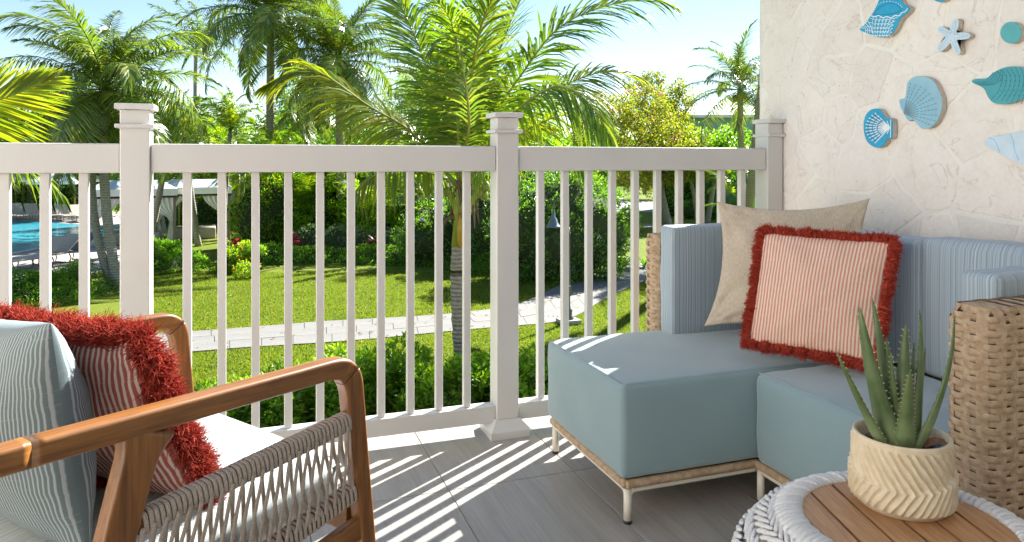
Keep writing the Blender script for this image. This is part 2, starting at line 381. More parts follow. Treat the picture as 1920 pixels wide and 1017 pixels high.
for p, poly in voronoi(0.3, S1, 0.0, 2.5, pts, 0.010):
    ring = []
    for i in range(len(poly)):
        a, b = np.array(poly[i]), np.array(poly[(i+1) % len(poly)]); L = np.linalg.norm(b-a); k = max(1, int(L/0.045))
        for q in range(k):
            w = a+(b-a)*q/k; ring.append(w+np.array([r2.gauss(0, 0.0035), r2.gauss(0, 0.0035)]) if q or L > 0.02 else w)
    if len(ring) < 4: continue
    c = np.mean(ring, axis=0); V = []; F = []; n = len(ring); h0 = r2.uniform(0.0010, 0.0030)
    for sc, h in ((1.0, -0.002), (0.995, h0*0.5), (0.955, h0), (0.5, h0+r2.uniform(-0.0008, 0.0008))):
        for w in ring:
            d = c+(w-c)*sc; V.append(wsurf(d[0], d[1], h+(r2.uniform(-0.0005, 0.0005) if h > 0 else 0)))
    V.append(wsurf(c[0], c[1], h0))
    for k in range(3):
        for i in range(n): F.append((k*n+i, k*n+(i+1) % n, (k+1)*n+(i+1) % n, (k+1)*n+i))
    for i in range(n): F.append((3*n+i, 3*n+(i+1) % n, 4*n))
    F = [tuple(reversed(f)) for f in F]
    obj('stone', V, F, M['stone'], wall, smooth=False)

# ================================================================== RAILING
rail = empty('balcony_railing', (0.26, 2.575, 0), 0, 'white balcony railing with square balusters between capped posts, garden behind it', 'railing')
RY = 2.5775
def rbox(name, x0, x1, y0, y1, z0, z1, par=rail, bev=0.003, m='white'):
    o = box(name, x0-0.26, x1-0.26, y0-2.575, y1-2.575, z0, z1, M[m], par, bev=bev); return o
posts = [-2.24, -1.587, -0.355, 0.877, 2.0735]
for k, X in enumerate(posts):
    w = 0.0425 if k < 4 else 0.0385
    P = rbox('post', X-w, X+w, RY-0.0425, RY+0.0425, 0.0, 1.172, bev=0.004)
    a = 0.013 if k < 4 else 0.004
    rbox('cap_plate', X-w-a, X+w+a, RY-0.0425-0.013, RY+0.0425+0.013, 1.172, 1.190, P, 0.002)
    rbox('collar', X-w-a, X+w+a, RY-0.0425-0.013, RY+0.0425+0.013, 1.114, 1.127, P, 0.003)
    if k < 4:
        bm = bmesh.new(); rings = []
        for (hw, z) in ((0.074, 0.0), (0.074, 0.026), (0.072, 0.029), (0.0475, 0.062), (0.0435, 0.062)):
            rings.append([bm.verts.new((X-0.26+sx*hw, RY-2.575+sy*hw, z)) for sx, sy in ((-1,-1),(1,-1),(1,1),(-1,1))])
        for r_, s_ in zip(rings, rings[1:]):
            for i in range(4): bm.faces.new((r_[i], r_[(i+1) % 4], s_[(i+1) % 4], s_[i]))
        bmobj('base_skirt', bm, M['white'], P)
bal0 = None
for k in range(4):
    xa = posts[k]+0.0425; xb = posts[k+1]-(0.0425 if k < 3 else 0.0385)
    o = rbox('top_rail', xa, xb, RY-0.034, RY+0.034, 0.974, 1.066, bev=0.006)
    o.modifiers.remove(o.modifiers[0]) if False else None
    rbox('bottom_rail', xa, xb, RY-0.026, RY+0.026, 0.048, 0.110, bev=0.004)
    nb = 10 if k else 5
    for i in range(nb):
        X = xa+(xb-xa)*(i+1)/(nb+1)
        if bal0 is None:
            bal0 = bmobj('baluster', box_bm(-0.0130, 0.0130, -0.0125, 0.0125, 0.110, 0.974, 0.0015, 1), M['white'], rail)
            b_ = bal0
        else:
            b_ = bal0.copy(); C.objects.link(b_); b_.parent = rail
        b_.location = (X-0.26, RY-2.575, 0)

# ================================================================== WALL SHELLS
def wp(cx, cy, h=0.0):
    p = onX(1400+cx/2.99, cy/2.99, WX-0.006); return np.array((WX-0.006-h, p.y, p.z))
def smooth_closed(P, n=4):
    P = [np.array(p, float) for p in P]; m = len(P); out = []
    for i in range(m):
        a, b, c, d = P[i-1], P[i], P[(i+1) % m], P[(i+2) % m]
        for k in range(n):
            t = k/n; out.append(0.5*((2*b)+(-a+c)*t+(2*a-5*b+4*c-d)*t*t+(-a+3*b-3*c+d)*t**3))
    return out
def paintmat(name, c, rough=0.45):
    c2 = tuple(min(1, x*1.12) for x in c); return simple(name, c, c2, rough, 25, bsc=300, bd=0.0003, bs=0.3)
M['edge_wood'] = simple('raw_edge', (0.50, 0.44, 0.36), (0.60, 0.54, 0.45), 0.8, 60)
DT = 0.020
def decor(name, pts, col, label, group, sm=4, cat='wall ornament'):
    pp = smooth_closed(pts, sm) if sm else [np.array(p, float) for p in pts]
    n = len(pp); c = np.mean(pp, axis=0); base = wp(*c)
    V = []; 
    rings = ((1.0, 0.0), (1.0, DT-0.002), (0.985, DT))
    for sc, h in rings:
        for p in pp:
            q = c+(p-c)*sc; V.append(wp(q[0], q[1], h)-base)
    bm = bmesh.new(); vs = [bm.verts.new(v) for v in V]
    for k in range(2):
        for i in range(n):
            f = bm.faces.new((vs[k*n+i], vs[(k*n+(i+1) % n)], vs[(k+1)*n+(i+1) % n], vs[(k+1)*n+i])); f.material_index = 1 if k == 0 else 0
    f = bm.faces.new([vs[2*n+i] for i in range(n)]); f2 = bm.faces.new([vs[i] for i in reversed(range(n))]); f2.material_index = 1
    bmesh.ops.triangulate(bm, faces=[f]); bmesh.ops.recalc_face_normals(bm, faces=bm.faces)
    o = empty(name, base, 0, label, cat, group)
    bmobj('board', bm, [col, M['edge_wood']], o)
    return o, base
HK = [0]
def stroke(o, base, pts, w, m, sm=5, name='painted_line', h=0.0006):
    HK[0] = (HK[0]+1) % 40; h = h+HK[0]*0.00001
    P = catmull(pts, sm) if sm and len(pts) > 2 else np.array(pts, float)
    V = []; F = []
    for i, p in enumerate(P):
        t = P[min(i+1, len(P)-1)]-P[max(i-1, 0)]; t = t/(np.linalg.norm(t)+1e-9); s = np.array((-t[1], t[0]))*w/2
        V.append(wp(*(p+s), DT+h)-base); V.append(wp(*(p-s), DT+h)-base)
    for i in range(len(P)-1): F.append((2*i, 2*i+1, 2*i+3, 2*i+2))
    return V, F
def strokes(o, base, lst, m, name='painted_lines', h=0.0006):
    A = Acc()
    for pts, w in lst: A.add(*stroke(o, base, pts, w, m))
    return obj(name, A.v, A.f, m, o)
G = 'painted shell ornaments on the stone wall'
pc = {k: paintmat('paint_'+k, v) for k, v in dict(blue=(0.02, 0.36, 0.60), teal=(0.07, 0.36, 0.41), sky=(0.30, 0.52, 0.64), pale=(0.56, 0.66, 0.72), paler=(0.58, 0.70, 0.80), turq=(0.10, 0.40, 0.43), white=(0.80, 0.84, 0.86), navy=(0.02, 0.13, 0.28), slate=(0.16, 0.27, 0.34), brightsky=(0.16, 0.55, 0.75), dteal=(0.02, 0.18, 0.25)).items()}
# conch
o, b = decor('conch_ornament', [(655,168),(690,135),(712,100),(733,72),(752,30),(778,-12),(830,-28),(880,-12),(903,25),(925,36),(942,50),(928,72),(888,108),(862,160),(835,195),(795,211),(750,208),(700,190)], pc['blue'], 'bright blue conch shell ornament at the top of the stone wall, banded with white dashes', G, 3)
L = []
for k in range(5):
    y = 110+k*22; L.append(([(718-k*9, y-4), (760, y+4), (820, y+2), (872-k*12, y-10)], 2.4))
for k in range(7):
    L.append(([(735+k*20, 96+k*1.5), (728+k*17, 150), (735+k*12, 204)], 2.2))
for k in range(4): L.append(([(665+k*13, 160-k*13), (690+k*10, 162-k*4), (690+k*13, 190-k*1)], 3))
L.append(([(722,92),(745,97),(765,90),(790,103),(812,96),(835,103),(858,90),(880,92),(895,75),(915,68),(928,50)], 5))
for k in range(12):
    a = math.radians(200+k*12.5); L.append(([(822+78*math.cos(a), 62+48*math.sin(a)), (822+84*math.cos(a), 62+53*math.sin(a))], 4.5))
for k in range(5):
    for j in range(6): L.append(([(742+j*20-k*4, 121+k*21), (752+j*20-k*4, 121+k*21)], 4))
strokes(o, b, L, pc['white'])
strokes(o, b, [([(735,82),(770,45),(825,22),(870,34),(893,62)], 3), ([(735,82),(790,86),(850,78),(893,62)], 3)], pc['navy'], 'painted_outline')
# starfish
cx, cy = 1175, 208; tips = [(1202,108),(1278,202),(1214,308),(1097,288),(1096,158)]
P = []
for i, t in enumerate(tips):
    t = np.array(t, float); d = t-np.array((cx, cy)); L_ = np.linalg.norm(d); d /= L_; s = np.array((-d[1], d[0]))
    P += [np.array((cx, cy))+d*L_*0.55-s*21, t-d*10-s*15, t, t-d*10+s*15, np.array((cx, cy))+d*L_*0.55+s*21]
    t2 = np.array(tips[(i+1) % 5], float)-np.array((cx, cy)); t2 /= np.linalg.norm(t2); h_ = d+t2; h_ /= np.linalg.norm(h_); P.append(np.array((cx, cy))+h_*36)
o, b = decor('starfish_ornament', P, pc['paler'], 'pale blue starfish ornament with rows of blue dots, on the stone wall', G, 3)
L = []
for t in tips:
    t = np.array(t, float); d = t-np.array((cx, cy)); L_ = np.linalg.norm(d); d /= L_; s = np.array((-d[1], d[0]))
    for k in range(6):
        for sg in (-1, 1):
            q = np.array((cx, cy))+d*(18+k*(L_-32)/5.5)+s*sg*(10-k*1.3); L.append(([q, q+d*7], 4))
strokes(o, b, L, pc['sky'], 'painted_dots')
# discs
def disc(cx, cy, r, col, label):
    return decor('disc_ornament', [(cx+r*math.cos(a*math.pi/12), cy+r*1.02*math.sin(a*math.pi/12)) for a in range(24)], col, label, G, 2)
disc(1508, 186, 60, pc['turq'], 'plain teal round disc ornament on the stone wall, to the right of the starfish')
disc(1108, -38, 52, pc['blue'], 'blue round ornament cut off by the top edge of the photo above the starfish')
# small scallop
o, b = decor('scallop_ornament', [(745,610),(772,616),(790,640),(806,664),(838,668),(843,700),(843,745),(837,777),(808,781),(800,806),(770,828),(735,825),(700,797),(681,748),(679,690),(690,647),(715,619)], pc['blue'], 'small vivid blue scallop ornament with white rays, leftmost on the stone wall', G, 3)
L = []
for k in range(11):
    a = math.radians(125+k*11); L.append(([(828,717), (815+128*math.cos(a)*0.98, 719-104*math.sin(a)*1.0)], 5))
L.append(([(833,670),(832,775)], 4)); 
for k in range(5): L.append(([(828,717),(812,680+k*18)], 4))
strokes(o, b, L, pc['white'])
L = []
for r_ in (0.45, 0.66, 0.86):
    L.append(([(815+128*r_*math.cos(math.radians(118+k*7)), 719-104*(r_+0.04*(-1)**k)*math.sin(math.radians(118+k*7))) for k in range(18)], 3.5))
strokes(o, b, L, pc['navy'], 'painted_waves', 0.0012)
# big scallop
o, b = decor('scallop_ornament', [(955,436),(1000,430),(1045,438),(1080,465),(1102,508),(1120,555),(1118,615),(1100,665),(1065,712),(1012,722),(985,705),(957,672),(930,680),(905,640),(885,600),(880,560),(910,550),(919,505),(926,462)], pc['sky'], 'large soft blue scallop ornament with dark grey rays, near the middle of the stone wall', G, 3)
org = np.array((908, 637.0)); L = []; Ld = []
for k in range(11):
    a = math.radians(-24+k*10.2); d = np.array((math.cos(a), -math.sin(a))); rr = 205-3*abs(k-4)
    L.append(([org, org+d*rr*0.42], 4.5))
    for q in range(5): Ld.append(([org+d*rr*(0.46+q*0.1), org+d*rr*(0.53+q*0.1)], 4.5))
strokes(o, b, L+Ld, pc['slate'], 'painted_rays')
L = []
for k in range(10):
    a = math.radians(-19+k*10.2); d = np.array((math.cos(a), -math.sin(a)))
    for q in range(8): L.append(([org+d*195*(0.35+q*0.075), org+d*195*(0.385+q*0.075)], 2.5))
for r_ in (0.5, 0.72, 0.9): L.append(([org+195*(r_+0.015*(-1)**k)*np.array((math.cos(math.radians(-22+k*7)), -math.sin(math.radians(-22+k*7)))) for k in range(15)], 3))
L += [([(888,565),(935,670)], 4), ([(900,560),(925,610)], 3)]
strokes(o, b, L, pc['brightsky'], 'painted_arcs', 0.0012)
# whelk
o, b = decor('whelk_ornament', [(1286,462),(1305,444),(1370,441),(1405,412),(1465,382),(1525,375),(1590,388),(1640,425),(1655,490),(1610,535),(1545,568),(1480,585),(1412,580),(1378,546),(1357,502),(1322,480)], pc['teal'], 'teal whelk shell ornament with curved lines at the right edge of the photo', G, 3)
L = [([(1295+k*14, 462-k*1.5), (1340+k*16, 478+k*3-k*k*0.8), (1385+k*18, 440+k*1.0), (1410+k*14, 408-k*4)], 3.2) for k in range(5)]
L += [([(1430+k*26, 400-k*5), (1462+k*24, 440), (1440+k*26, 510), (1400+k*28, 560+k*4)], 3.2) for k in range(8)]
strokes(o, b, L, pc['dteal'])
L = []
for k in range(6):
    for q in range(5): L.append(([(1454+k*26-q*2, 425+q*28), (1460+k*26-q*2, 428+q*28)], 5))
strokes(o, b, L, pc['dteal'], 'painted_dots', 0.0009)
# cone
o, b = decor('cone_ornament', [(1358,800),(1368,775),(1400,768),(1470,756),(1560,738),(1650,722),(1720,790),(1720,900),(1640,945),(1560,920),(1480,880),(1410,843),(1370,820)], pc['paler'], 'whitish blue cone shell ornament with thin wavy bands, lowest at the right edge', G, 3)
strokes(o, b, [([(1385,776),(1415,785),(1432,815),(1447,858)], 3.5), ([(1505,752),(1522,790),(1530,840),(1556,900)], 3.5), ([(1590,738),(1600,800),(1630,850),(1640,930)], 3.5)], pc['brightsky'])
# ================================================================== SOFT FURNISHING BUILDERS
def cushion(name, x0,x1,y0,y1,z0,z1, m, parent, r=0.02, puff=0.0, smooth=True, vert=2, seam=True, seed=0, n=14, floor_flat=True):
    """rounded upholstered block with UVs along the faces (v follows axis `vert`), puffed faces, little dents"""
    g = box_bm(x0,x1,y0,y1,z0,z1)
    bmesh.ops.bevel(g, geom=list(g.edges), offset=r, segments=3, profile=0.5, affect='EDGES')
    bmesh.ops.triangulate(g, faces=[f for f in g.faces if len(f.verts) > 4])
    big = [e for e in g.edges if e.calc_length() > 0.08]
    bmesh.ops.subdivide_edges(g, edges=big, cuts=n, use_grid_fill=True)
    c = Vector(((x0+x1)/2, (y0+y1)/2, (z0+z1)/2)); h = Vector(((x1-x0)/2, (y1-y0)/2, (z1-z0)/2))
    rr = random.Random(seed)
    ph = [rr.uniform(0, 6.28) for _ in range(6)]
    for v in g.verts:
        q = v.co-c; u = [max(-1, min(1, q[i]/h[i])) for i in range(3)]
        for i in range(3):
            j, k = [(1,2),(0,2),(0,1)][i]
            if abs(u[i]) > 0.96:
                w = (1-u[j]**2)*(1-u[k]**2); w = max(w, 0)**0.6
                s = 1 if u[i] > 0 else -1
                if i == 2 and s < 0 and floor_flat: continue
                d = puff*w + 0.0026*w*math.sin(q[j]*23+ph[0])*math.sin(q[k]*23+ph[1]) + 0.0009*math.sin(q[j]*70+ph[2]+q[k]*41)
                v.co[i] += s*d
    uvl = g.loops.layers.uv.new('UVMap')
    g.normal_update()
    for f in g.faces:
        a = max(range(3), key=lambda i: abs(f.normal[i]))
        for l in f.loops:
            p = l.vert.co
            if a == 0: uv = (p.y, p.z) if vert == 2 else (p.z, p.y)
            elif a == 1: uv = (p.x, p.z) if vert == 2 else (p.z, p.x)
            else: uv = (p.y, p.x) if vert != 1 else (p.x, p.y)
            l[uvl].uv = uv
    o = bmobj(name, g, m, parent, True)
    md = o.modifiers.new('wn', 'WEIGHTED_NORMAL')
    return o
def piping(name, pts, m, parent, r=0.0028):
    P = catmull(pts, 4) if len(pts) > 2 else pts
    return tube(name, P, r, m, parent, k=6)
def pillow(BL, BR, TR, TL, T, m, label, group=None, n=44, ear=0.10, wrinkle=0.006, seed=1, name='throw_pillow', face=1, uvs=None, slump=0.0):
    """soft square pillow through four corners; `face` flips the front normal"""
    BL, BR, TR, TL = map(Vector, (BL, BR, TR, TL)); base = (BL+BR)/2
    e = empty(name, base, 0, label, 'pillow', group)
    nrm = ((BR-BL).cross(TL-BL)).normalized()*face
    W = ((BR-BL).length+(TR-TL).length)/2; H = ((TL-BL).length+(TR-BR).length)/2
    rr = random.Random(seed); ph = [rr.uniform(0, 6.28) for _ in range(12)]
    def pos(u, v, side):
        a, b = 2*u-1, 2*v-1
        # pull the sides in between the corner ears
        u2 = 0.5+0.5*a*(1-ear*0.55*(1-b*b)); v2 = 0.5+0.5*b*(1-ear*0.55*(1-a*a))
        p = BL*(1-u2)*(1-v2)+BR*u2*(1-v2)+TR*u2*v2+TL*(1-u2)*v2
        w = max(0, (1-a*a))**0.42*max(0, (1-b*b))**0.42; w = w*(0.75+0.25*(1-a*a)*(1-b*b))
        if slump: w *= 1+slump*(-b)*0.5
        d = math.hypot(abs(a)-1, abs(b)-1)
        wr = wrinkle*w**0.5*(math.sin(a*9*(1+0.4*b)+ph[0])*math.sin(b*3+ph[1])*0.5+math.sin((a+b)*7+ph[2])*0.35+math.sin((a-b)*11+ph[3])*0.3)
        wr += wrinkle*0.7*w**0.35*math.exp(-d*2.2)*math.sin(math.atan2(abs(b)-1.001, abs(a)-1.001)*14+ph[4])*min(1, d*3)
        edge = 1-max(abs(a), abs(b)); pk = wrinkle*0.6*math.exp(-edge*9)*min(1, edge*14)*math.sin((a if abs(b) > abs(a) else b)*26+ph[5])
        return p+nrm*side*(T/2*w+wr+pk)-base
    V = []; F = []; UV = []
    for s in (1, -1):
        off = len(V)
        for j in range(n+1):
            for i in range(n+1):
                # cluster samples near the rims
                u = 0.5-0.5*math.cos(math.pi*i/n); v = 0.5-0.5*math.cos(math.pi*j/n)
                V.append(pos(u, v, s)); UV.append((u*W+(0 if s > 0 else 3.3), v*H))
        for j in range(n):
            for i in range(n):
                q = (off+j*(n+1)+i, off+j*(n+1)+i+1, off+(j+1)*(n+1)+i+1, off+(j+1)*(n+1)+i)
                F.append(q if s*face > 0 else tuple(reversed(q)))
    o = obj('cover', V, F, m, e, True, UV)
    return e, o, (pos, nrm, base, W, H)
def add_fringe(e, info, length, count, m, seed=3, width=0.0022, tuft=0.012, lay=0.35, sides=(0,1,2,3), droop=0.25, inset=0.0):
    pos, nrm, base, W, H = info; r = np.random.default_rng(seed)
    cen = sum((pos(u, v, s) for u, v in ((0.5,0),(1,0.5),(0.5,1),(0,0.5)) for s in (1, -1)), Vector())/8
    ntuft = max(8, int(2*(W+H)/tuft)); V = []; F = []
    tl = [(r.normal(0, 0.22), r.normal(0, 0.5), r.uniform(0.85, 1.12)) for _ in range(ntuft)]
    for c in range(count):
        sd_ = sides[c % len(sides)]; t = r.random()
        # corners receive a fan
        u, v = ((t, 0), (1, t), (t, 1), (0, t))[sd_]
        u = min(max(u, inset), 1-inset); v = min(max(v, inset), 1-inset)
        p = (pos(u, v, 1)+pos(u, v, -1))/2
        out = {0: pos(u, 0, 1)-pos(u, 0.1, 1), 1: pos(1, v, 1)-pos(0.9, v, 1), 2: pos(u, 1, 1)-pos(u, 0.9, 1), 3: pos(0, v, 1)-pos(0.1, v, 1)}[sd_]
        out = out-nrm*out.dot(nrm); out.normalize(); tan = nrm.cross(out)
        cor = 0.0
        q = t
        if q < 0.07: cor = (0.07-q)/0.07
        elif q > 0.93: cor = -(q-0.93)/0.07
        sg = {0: -1, 1: 1, 2: 1, 3: -1}[sd_]
        diag = {0: (-1 if q < 0.5 else 1), 1: (-1 if q < 0.5 else 1), 2: (-1 if q < 0.5 else 1), 3: (-1 if q < 0.5 else 1)}[sd_]
        axis = {0: pos(1,0,1)-pos(0,0,1), 1: pos(1,1,1)-pos(1,0,1), 2: pos(1,1,1)-pos(0,1,1), 3: pos(0,1,1)-pos(0,0,1)}[sd_].normalized()
        k = int((sd_+t)/4*ntuft) % ntuft; ta, tb, tlh = tl[k]
        d = out+axis*diag*abs(cor)*0.8+axis*(ta+r.normal(0, 0.16))+nrm*(lay*(tb+r.normal(0, 0.75)))
        d.normalize(); L = length*tlh*r.uniform(0.7, 1.1)
        p = p+nrm*r.normal(0, 0.004)+out*r.uniform(-0.008, 0.002)
        side = d.cross(Vector(r.normal(0, 1, 3))); side.normalize(); s2 = d.cross(side)
        w = width*r.uniform(0.7, 1.3); kink = Vector(r.normal(0, 0.17, 3))*L; bend = (Vector((0,0,-1))*droop*r.uniform(0.3, 1.4)+nrm*r.normal(0, 0.25)+axis*r.normal(0, 0.2))*L
        n0 = len(V)
        for j, tt in enumerate((0, 0.4, 0.75, 1.0)):
            cp = p+d*L*tt*(1-0.12*tt)+bend*tt*tt*0.6+kink*(0, 1, 0.4, -0.6)[j]; ww = w*(1.0, 1.1, 0.9, 0.5)[j]
            for a in range(3):
                an = a*2.094; V.append(cp+side*(math.cos(an)*ww/2)+s2*(math.sin(an)*ww/2))
        for j in range(3):
            for a in range(3): F.append((n0+j*3+a, n0+j*3+(a+1) % 3, n0+(j+1)*3+(a+1) % 3, n0+(j+1)*3+a))
    o = obj('fringe', V, F, m, e, True); o['kind'] = 'stuff'; return o

# ================================================================== SECTIONAL SOFA
sofa = empty('sectional_sofa', (1.75, 1.70, 0), 0, 'corner sofa with blue-grey seat blocks, striped backs and woven tan arms along the stone wall', 'sofa')
def rel(o, x=1.75, y=1.70): o.location = (-x, -y, 0); return o
SF = lambda *a, **k: rel(cushion(*a, **k))
SF('seat_cushion', 0.955, 1.84, 1.795, 2.345, 0.128, 0.392, M['seat_blue'], sofa, r=0.016, puff=0.010, seed=1)
SF('seat_cushion', 1.385, 1.84, 1.145, 1.785, 0.128, 0.390, M['seat_blue'], sofa, r=0.022, puff=0.010, seed=2)
SF('back_cushion', 1.845, 1.955, 1.63, 2.225, 0.385, 0.775, M['stripe_blue'], sofa, r=0.018, puff=0.008, seed=3)
SF('back_cushion', 1.845, 1.955, 1.10, 1.622, 0.385, 0.785, M['stripe_blue'], sofa, r=0.018, puff=0.010, seed=4)
SF('side_cushion', 1.385, 1.90, 2.232, 2.318, 0.387, 0.778, M['stripe_blue'], sofa, r=0.014, puff=0.004, seed=5)
SF('side_cushion', 1.50, 1.84, 1.125, 1.215, 0.385, 0.765, M['stripe_blue'], sofa, r=0.014, puff=0.004, seed=6)
def srel(P): return [(p[0]-1.75, p[1]-1.70, p[2]) for p in P]
# welt seams
for nm, (x0,x1,y0,y1,z) in (('welt', (0.962,1.83,1.802,2.338,0.3905)), ('welt', (1.395,1.83,1.155,1.777,0.3885))):
    r_ = 0.010
    P = [(x0+r_,y0,z),(x1,y0,z)]; tube(nm, srel(P), 0.0018, M['seat_blue'], sofa, k=5)
    tube(nm, srel([(x0,y0+r_,z),(x0,y1,z)]), 0.0018, M['seat_blue'], sofa, k=5)
# rope-wrapped seat rails, cream metal frame and legs
def wrapped_bar(a, b, r=0.013, name='wrapped_rail'):
    a, b = Vector(a), Vector(b); L = (b-a).length; nst = int(L/0.0055)
    path = [a+(b-a)*(i/(nst*2)) for i in range(nst*2+1)]
    v, f = sweep(path, lambda i, n: circ(r*(1.0 if i % 2 else 0.93)*(1+0.02*math.sin(i*1.7)), 10)); v = srel(v)
    return obj(name, v, f, M['wicker'], sofa, True)
zr = 0.112
wrapped_bar((0.972, 1.805, zr), (1.41, 1.805, zr)); wrapped_bar((0.972, 1.805, zr), (0.972, 2.335, zr))
wrapped_bar((1.405, 1.80, zr), (1.405, 1.10, zr)); wrapped_bar((0.972, 2.335, zr), (2.0, 2.335, zr))
def frame_bar(pts, r=0.0095, name='frame_bar'): return tube(name, srel(catmull(pts, 5)), r, M['cream_metal'], sofa, k=10)
zf = 0.092
def leg(x, y, z=0.095):
    e = tube('leg', srel([(x, y, 0.008), (x, y, z)]), 0.0115, M['cream_metal'], sofa, k=14)
    tube('foot_glide', srel([(x, y, 0.0), (x, y, 0.009)]), 0.0118, M['black'], e, k=14)
frame_bar([(0.985,1.812,0.06),(0.987,1.812,0.082),(1.0,1.812,zf),(1.03,1.812,zf),(1.38,1.812,zf),(1.41,1.812,zf)], 0.008)
frame_bar([(0.980,1.815,0.06),(0.980,1.82,0.082),(0.980,1.835,zf),(0.980,1.87,zf),(0.980,2.30,zf),(0.980,2.335,zf)], 0.008)
frame_bar([(1.412,1.80,zf),(1.412,1.6,zf),(1.412,1.3,zf),(1.412,1.09,zf)], 0.008)
for x, y in ((0.981,1.813),(0.981,2.33),(1.412,1.79),(1.412,1.10),(2.0,1.10),(2.0,2.33)): leg(x, y)
# seat deck under the cushions
rel(box('seat_deck', 0.985,1.95,1.815,2.325,0.108,0.124, M['wicker_dark'], sofa)); rel(box('seat_deck', 1.415,1.95,1.11,1.80,0.108,0.124, M['wicker_dark'], sofa))
# woven arms and back : every horizontal strand and every rib is a strand of its own
def arm(x0, x1, y0, y1, z0, z1, rows, cr=0.022, rib=0.030, topr=0.045, amp=0.0032):
    """closed perimeter weave"""
    def perim(inset):
        a, b, c, d = x0+inset, x1-inset, y0+inset, y1-inset; r = max(0.006, cr-inset*0.2); P = []
        for (cx, cy, an) in ((b-r, c+r, -90), (b-r, d-r, 0), (a+r, d-r, 90), (a+r, c+r, 180)):
            for i in range(5):
                t = math.radians(an+90*i/4); P.append((cx+r*math.cos(t), cy+r*math.sin(t)))
        return P
    def resample(P, k):
        P = np.array(P+[P[0]]); d = np.r_[0, np.cumsum(np.linalg.norm(np.diff(P, axis=0), axis=1))]; t = np.linspace(0, d[-1], k+1)[:-1]
        return np.c_[np.interp(t, d, P[:,0]), np.interp(t, d, P[:,1])], d[-1]
    _, Lp = resample(perim(0), 10); nrib = int(round(Lp/rib/2))*2; K = nrib*8
    inner = perim(0.007); V = []
    def inset_z(z):
        t = max(0, (z-(z1-topr))/topr); return topr*0.5*(1-math.sqrt(max(0, 1-t*t*0.98)))
    # dark core
    zs = [z0, z1-topr, z1-topr*0.6, z1-topr*0.3, z1-topr*0.1, z1-0.004]
    n0 = len(perim(0)); 
    for z in zs:
        for p in perim(0.0055+inset_z(z)): V.append((p[0], p[1], z))
    F = [(j*n0+i, j*n0+(i+1) % n0, (j+1)*n0+(i+1) % n0, (j+1)*n0+i) for j in range(len(zs)-1) for i in range(n0)]
    obj('arm_core', srel(V), F, M['wicker_dark'], sofa)
    lid = [(p[0], p[1], z1-0.0025) for p in perim(0.0055+inset_z(z1-0.004))]; obj('arm_top', srel(lid), [tuple(range(len(lid)))], M['wicker'], sofa)
    hrow = (z1-z0)/rows
    for rw in range(rows):
        z = z0+hrow*(rw+0.5); ins = inset_z(z); pts, _ = resample(perim(ins), K); ctr = pts.mean(axis=0)
        tang = np.roll(pts, -1, axis=0)-np.roll(pts, 1, axis=0); tang /= np.linalg.norm(tang, axis=1)[:, None]; nr = np.c_[tang[:,1], -tang[:,0]]
        ph = math.pi if rw % 2 else 0; k = np.arange(K); hh = hrow*0.515; V = []; 
        s = np.sin(k/K*nrib*math.pi+ph); off = amp*np.sign(s)*np.abs(s)**0.45
        jit = 0.0006*np.sin(k*0.9+rw*2.1)
        prof_ = ((-1.0, -0.0010), (-0.7, 0.0006), (0.0, 0.0012), (0.7, 0.0006), (1.0, -0.0010))
        for i in range(K):
            for (zz, oo) in prof_:
                q = pts[i]+nr[i]*(off[i]+oo); V.append((q[0]-1.75, q[1]-1.70, z+zz*hh*(0.88+0.12*abs(s[i]))+jit[i]))
        m_ = len(prof_); F = []
        for i in range(K):
            j = (i+1) % K
            for q in range(m_-1): F.append((i*m_+q, j*m_+q, j*m_+q+1, i*m_+q+1))
        obj('woven_strand', V, F, M['wicker'], sofa, True)
    # ribs
    pts, _ = resample(perim(0), nrib); 
    for i in range(nrib):
        V = []; F = []
        p0 = pts[i]; t = pts[(i+1) % nrib]-pts[i-1]; t /= np.linalg.norm(t); nr = np.array((t[1], -t[0]))
        zz = [z0]+list(np.linspace(z0+0.02, z1-topr, max(3, rows//2)))+[z1-topr*f for f in (0.8, 0.6, 0.4, 0.2, 0.08)]
        w = rib*0.30
        for z in zz:
            ins = inset_z(z)
            for a, d in ((-1, -0.001), (0, 0.0014), (1, -0.001)): q = p0+t*w*a+nr*(d-ins); V.append((q[0]-1.75, q[1]-1.70, z))
        # over the top towards the middle line
        mid = np.array((np.clip(p0[0], x0+0.05, x1-0.05), (y0+y1)/2)) if (x1-x0) > (y1-y0) else np.array(((x0+x1)/2, np.clip(p0[1], y0+0.05, y1-0.05)))
        q0 = p0+nr*(-inset_z(z1-topr*0.08))
        for f_ in (0.35, 0.7, 1.0):
            c_ = q0+(mid-q0)*f_
            for a in (-1, 0, 1): V.append((c_[0]+t[0]*w*a-1.75, c_[1]+t[1]*w*a-1.70, z1+0.001*f_+(0.001 if a == 0 else 0)))
        m_ = len(V)//3
        for j in range(m_-1):
            for a in range(2): F.append((j*3+a, j*3+a+1, (j+1)*3+a+1, (j+1)*3+a))
        obj('woven_rib', V, F, M['wicker'], sofa, True)
arm(1.335, 2.06, 1.015, 1.122, 0.10, 0.722, 46, cr=0.034, rib=0.0350, amp=0.0027)
arm(1.375, 2.06, 2.322, 2.412, 0.10, 0.742, 44, cr=0.024, rib=0.0330, topr=0.03)
# woven back behind the cushions
rel(box('back_panel', 1.965, 2.06, 1.125, 2.318, 0.10, 0.70, M['wicker'], sofa, bev=0.02))

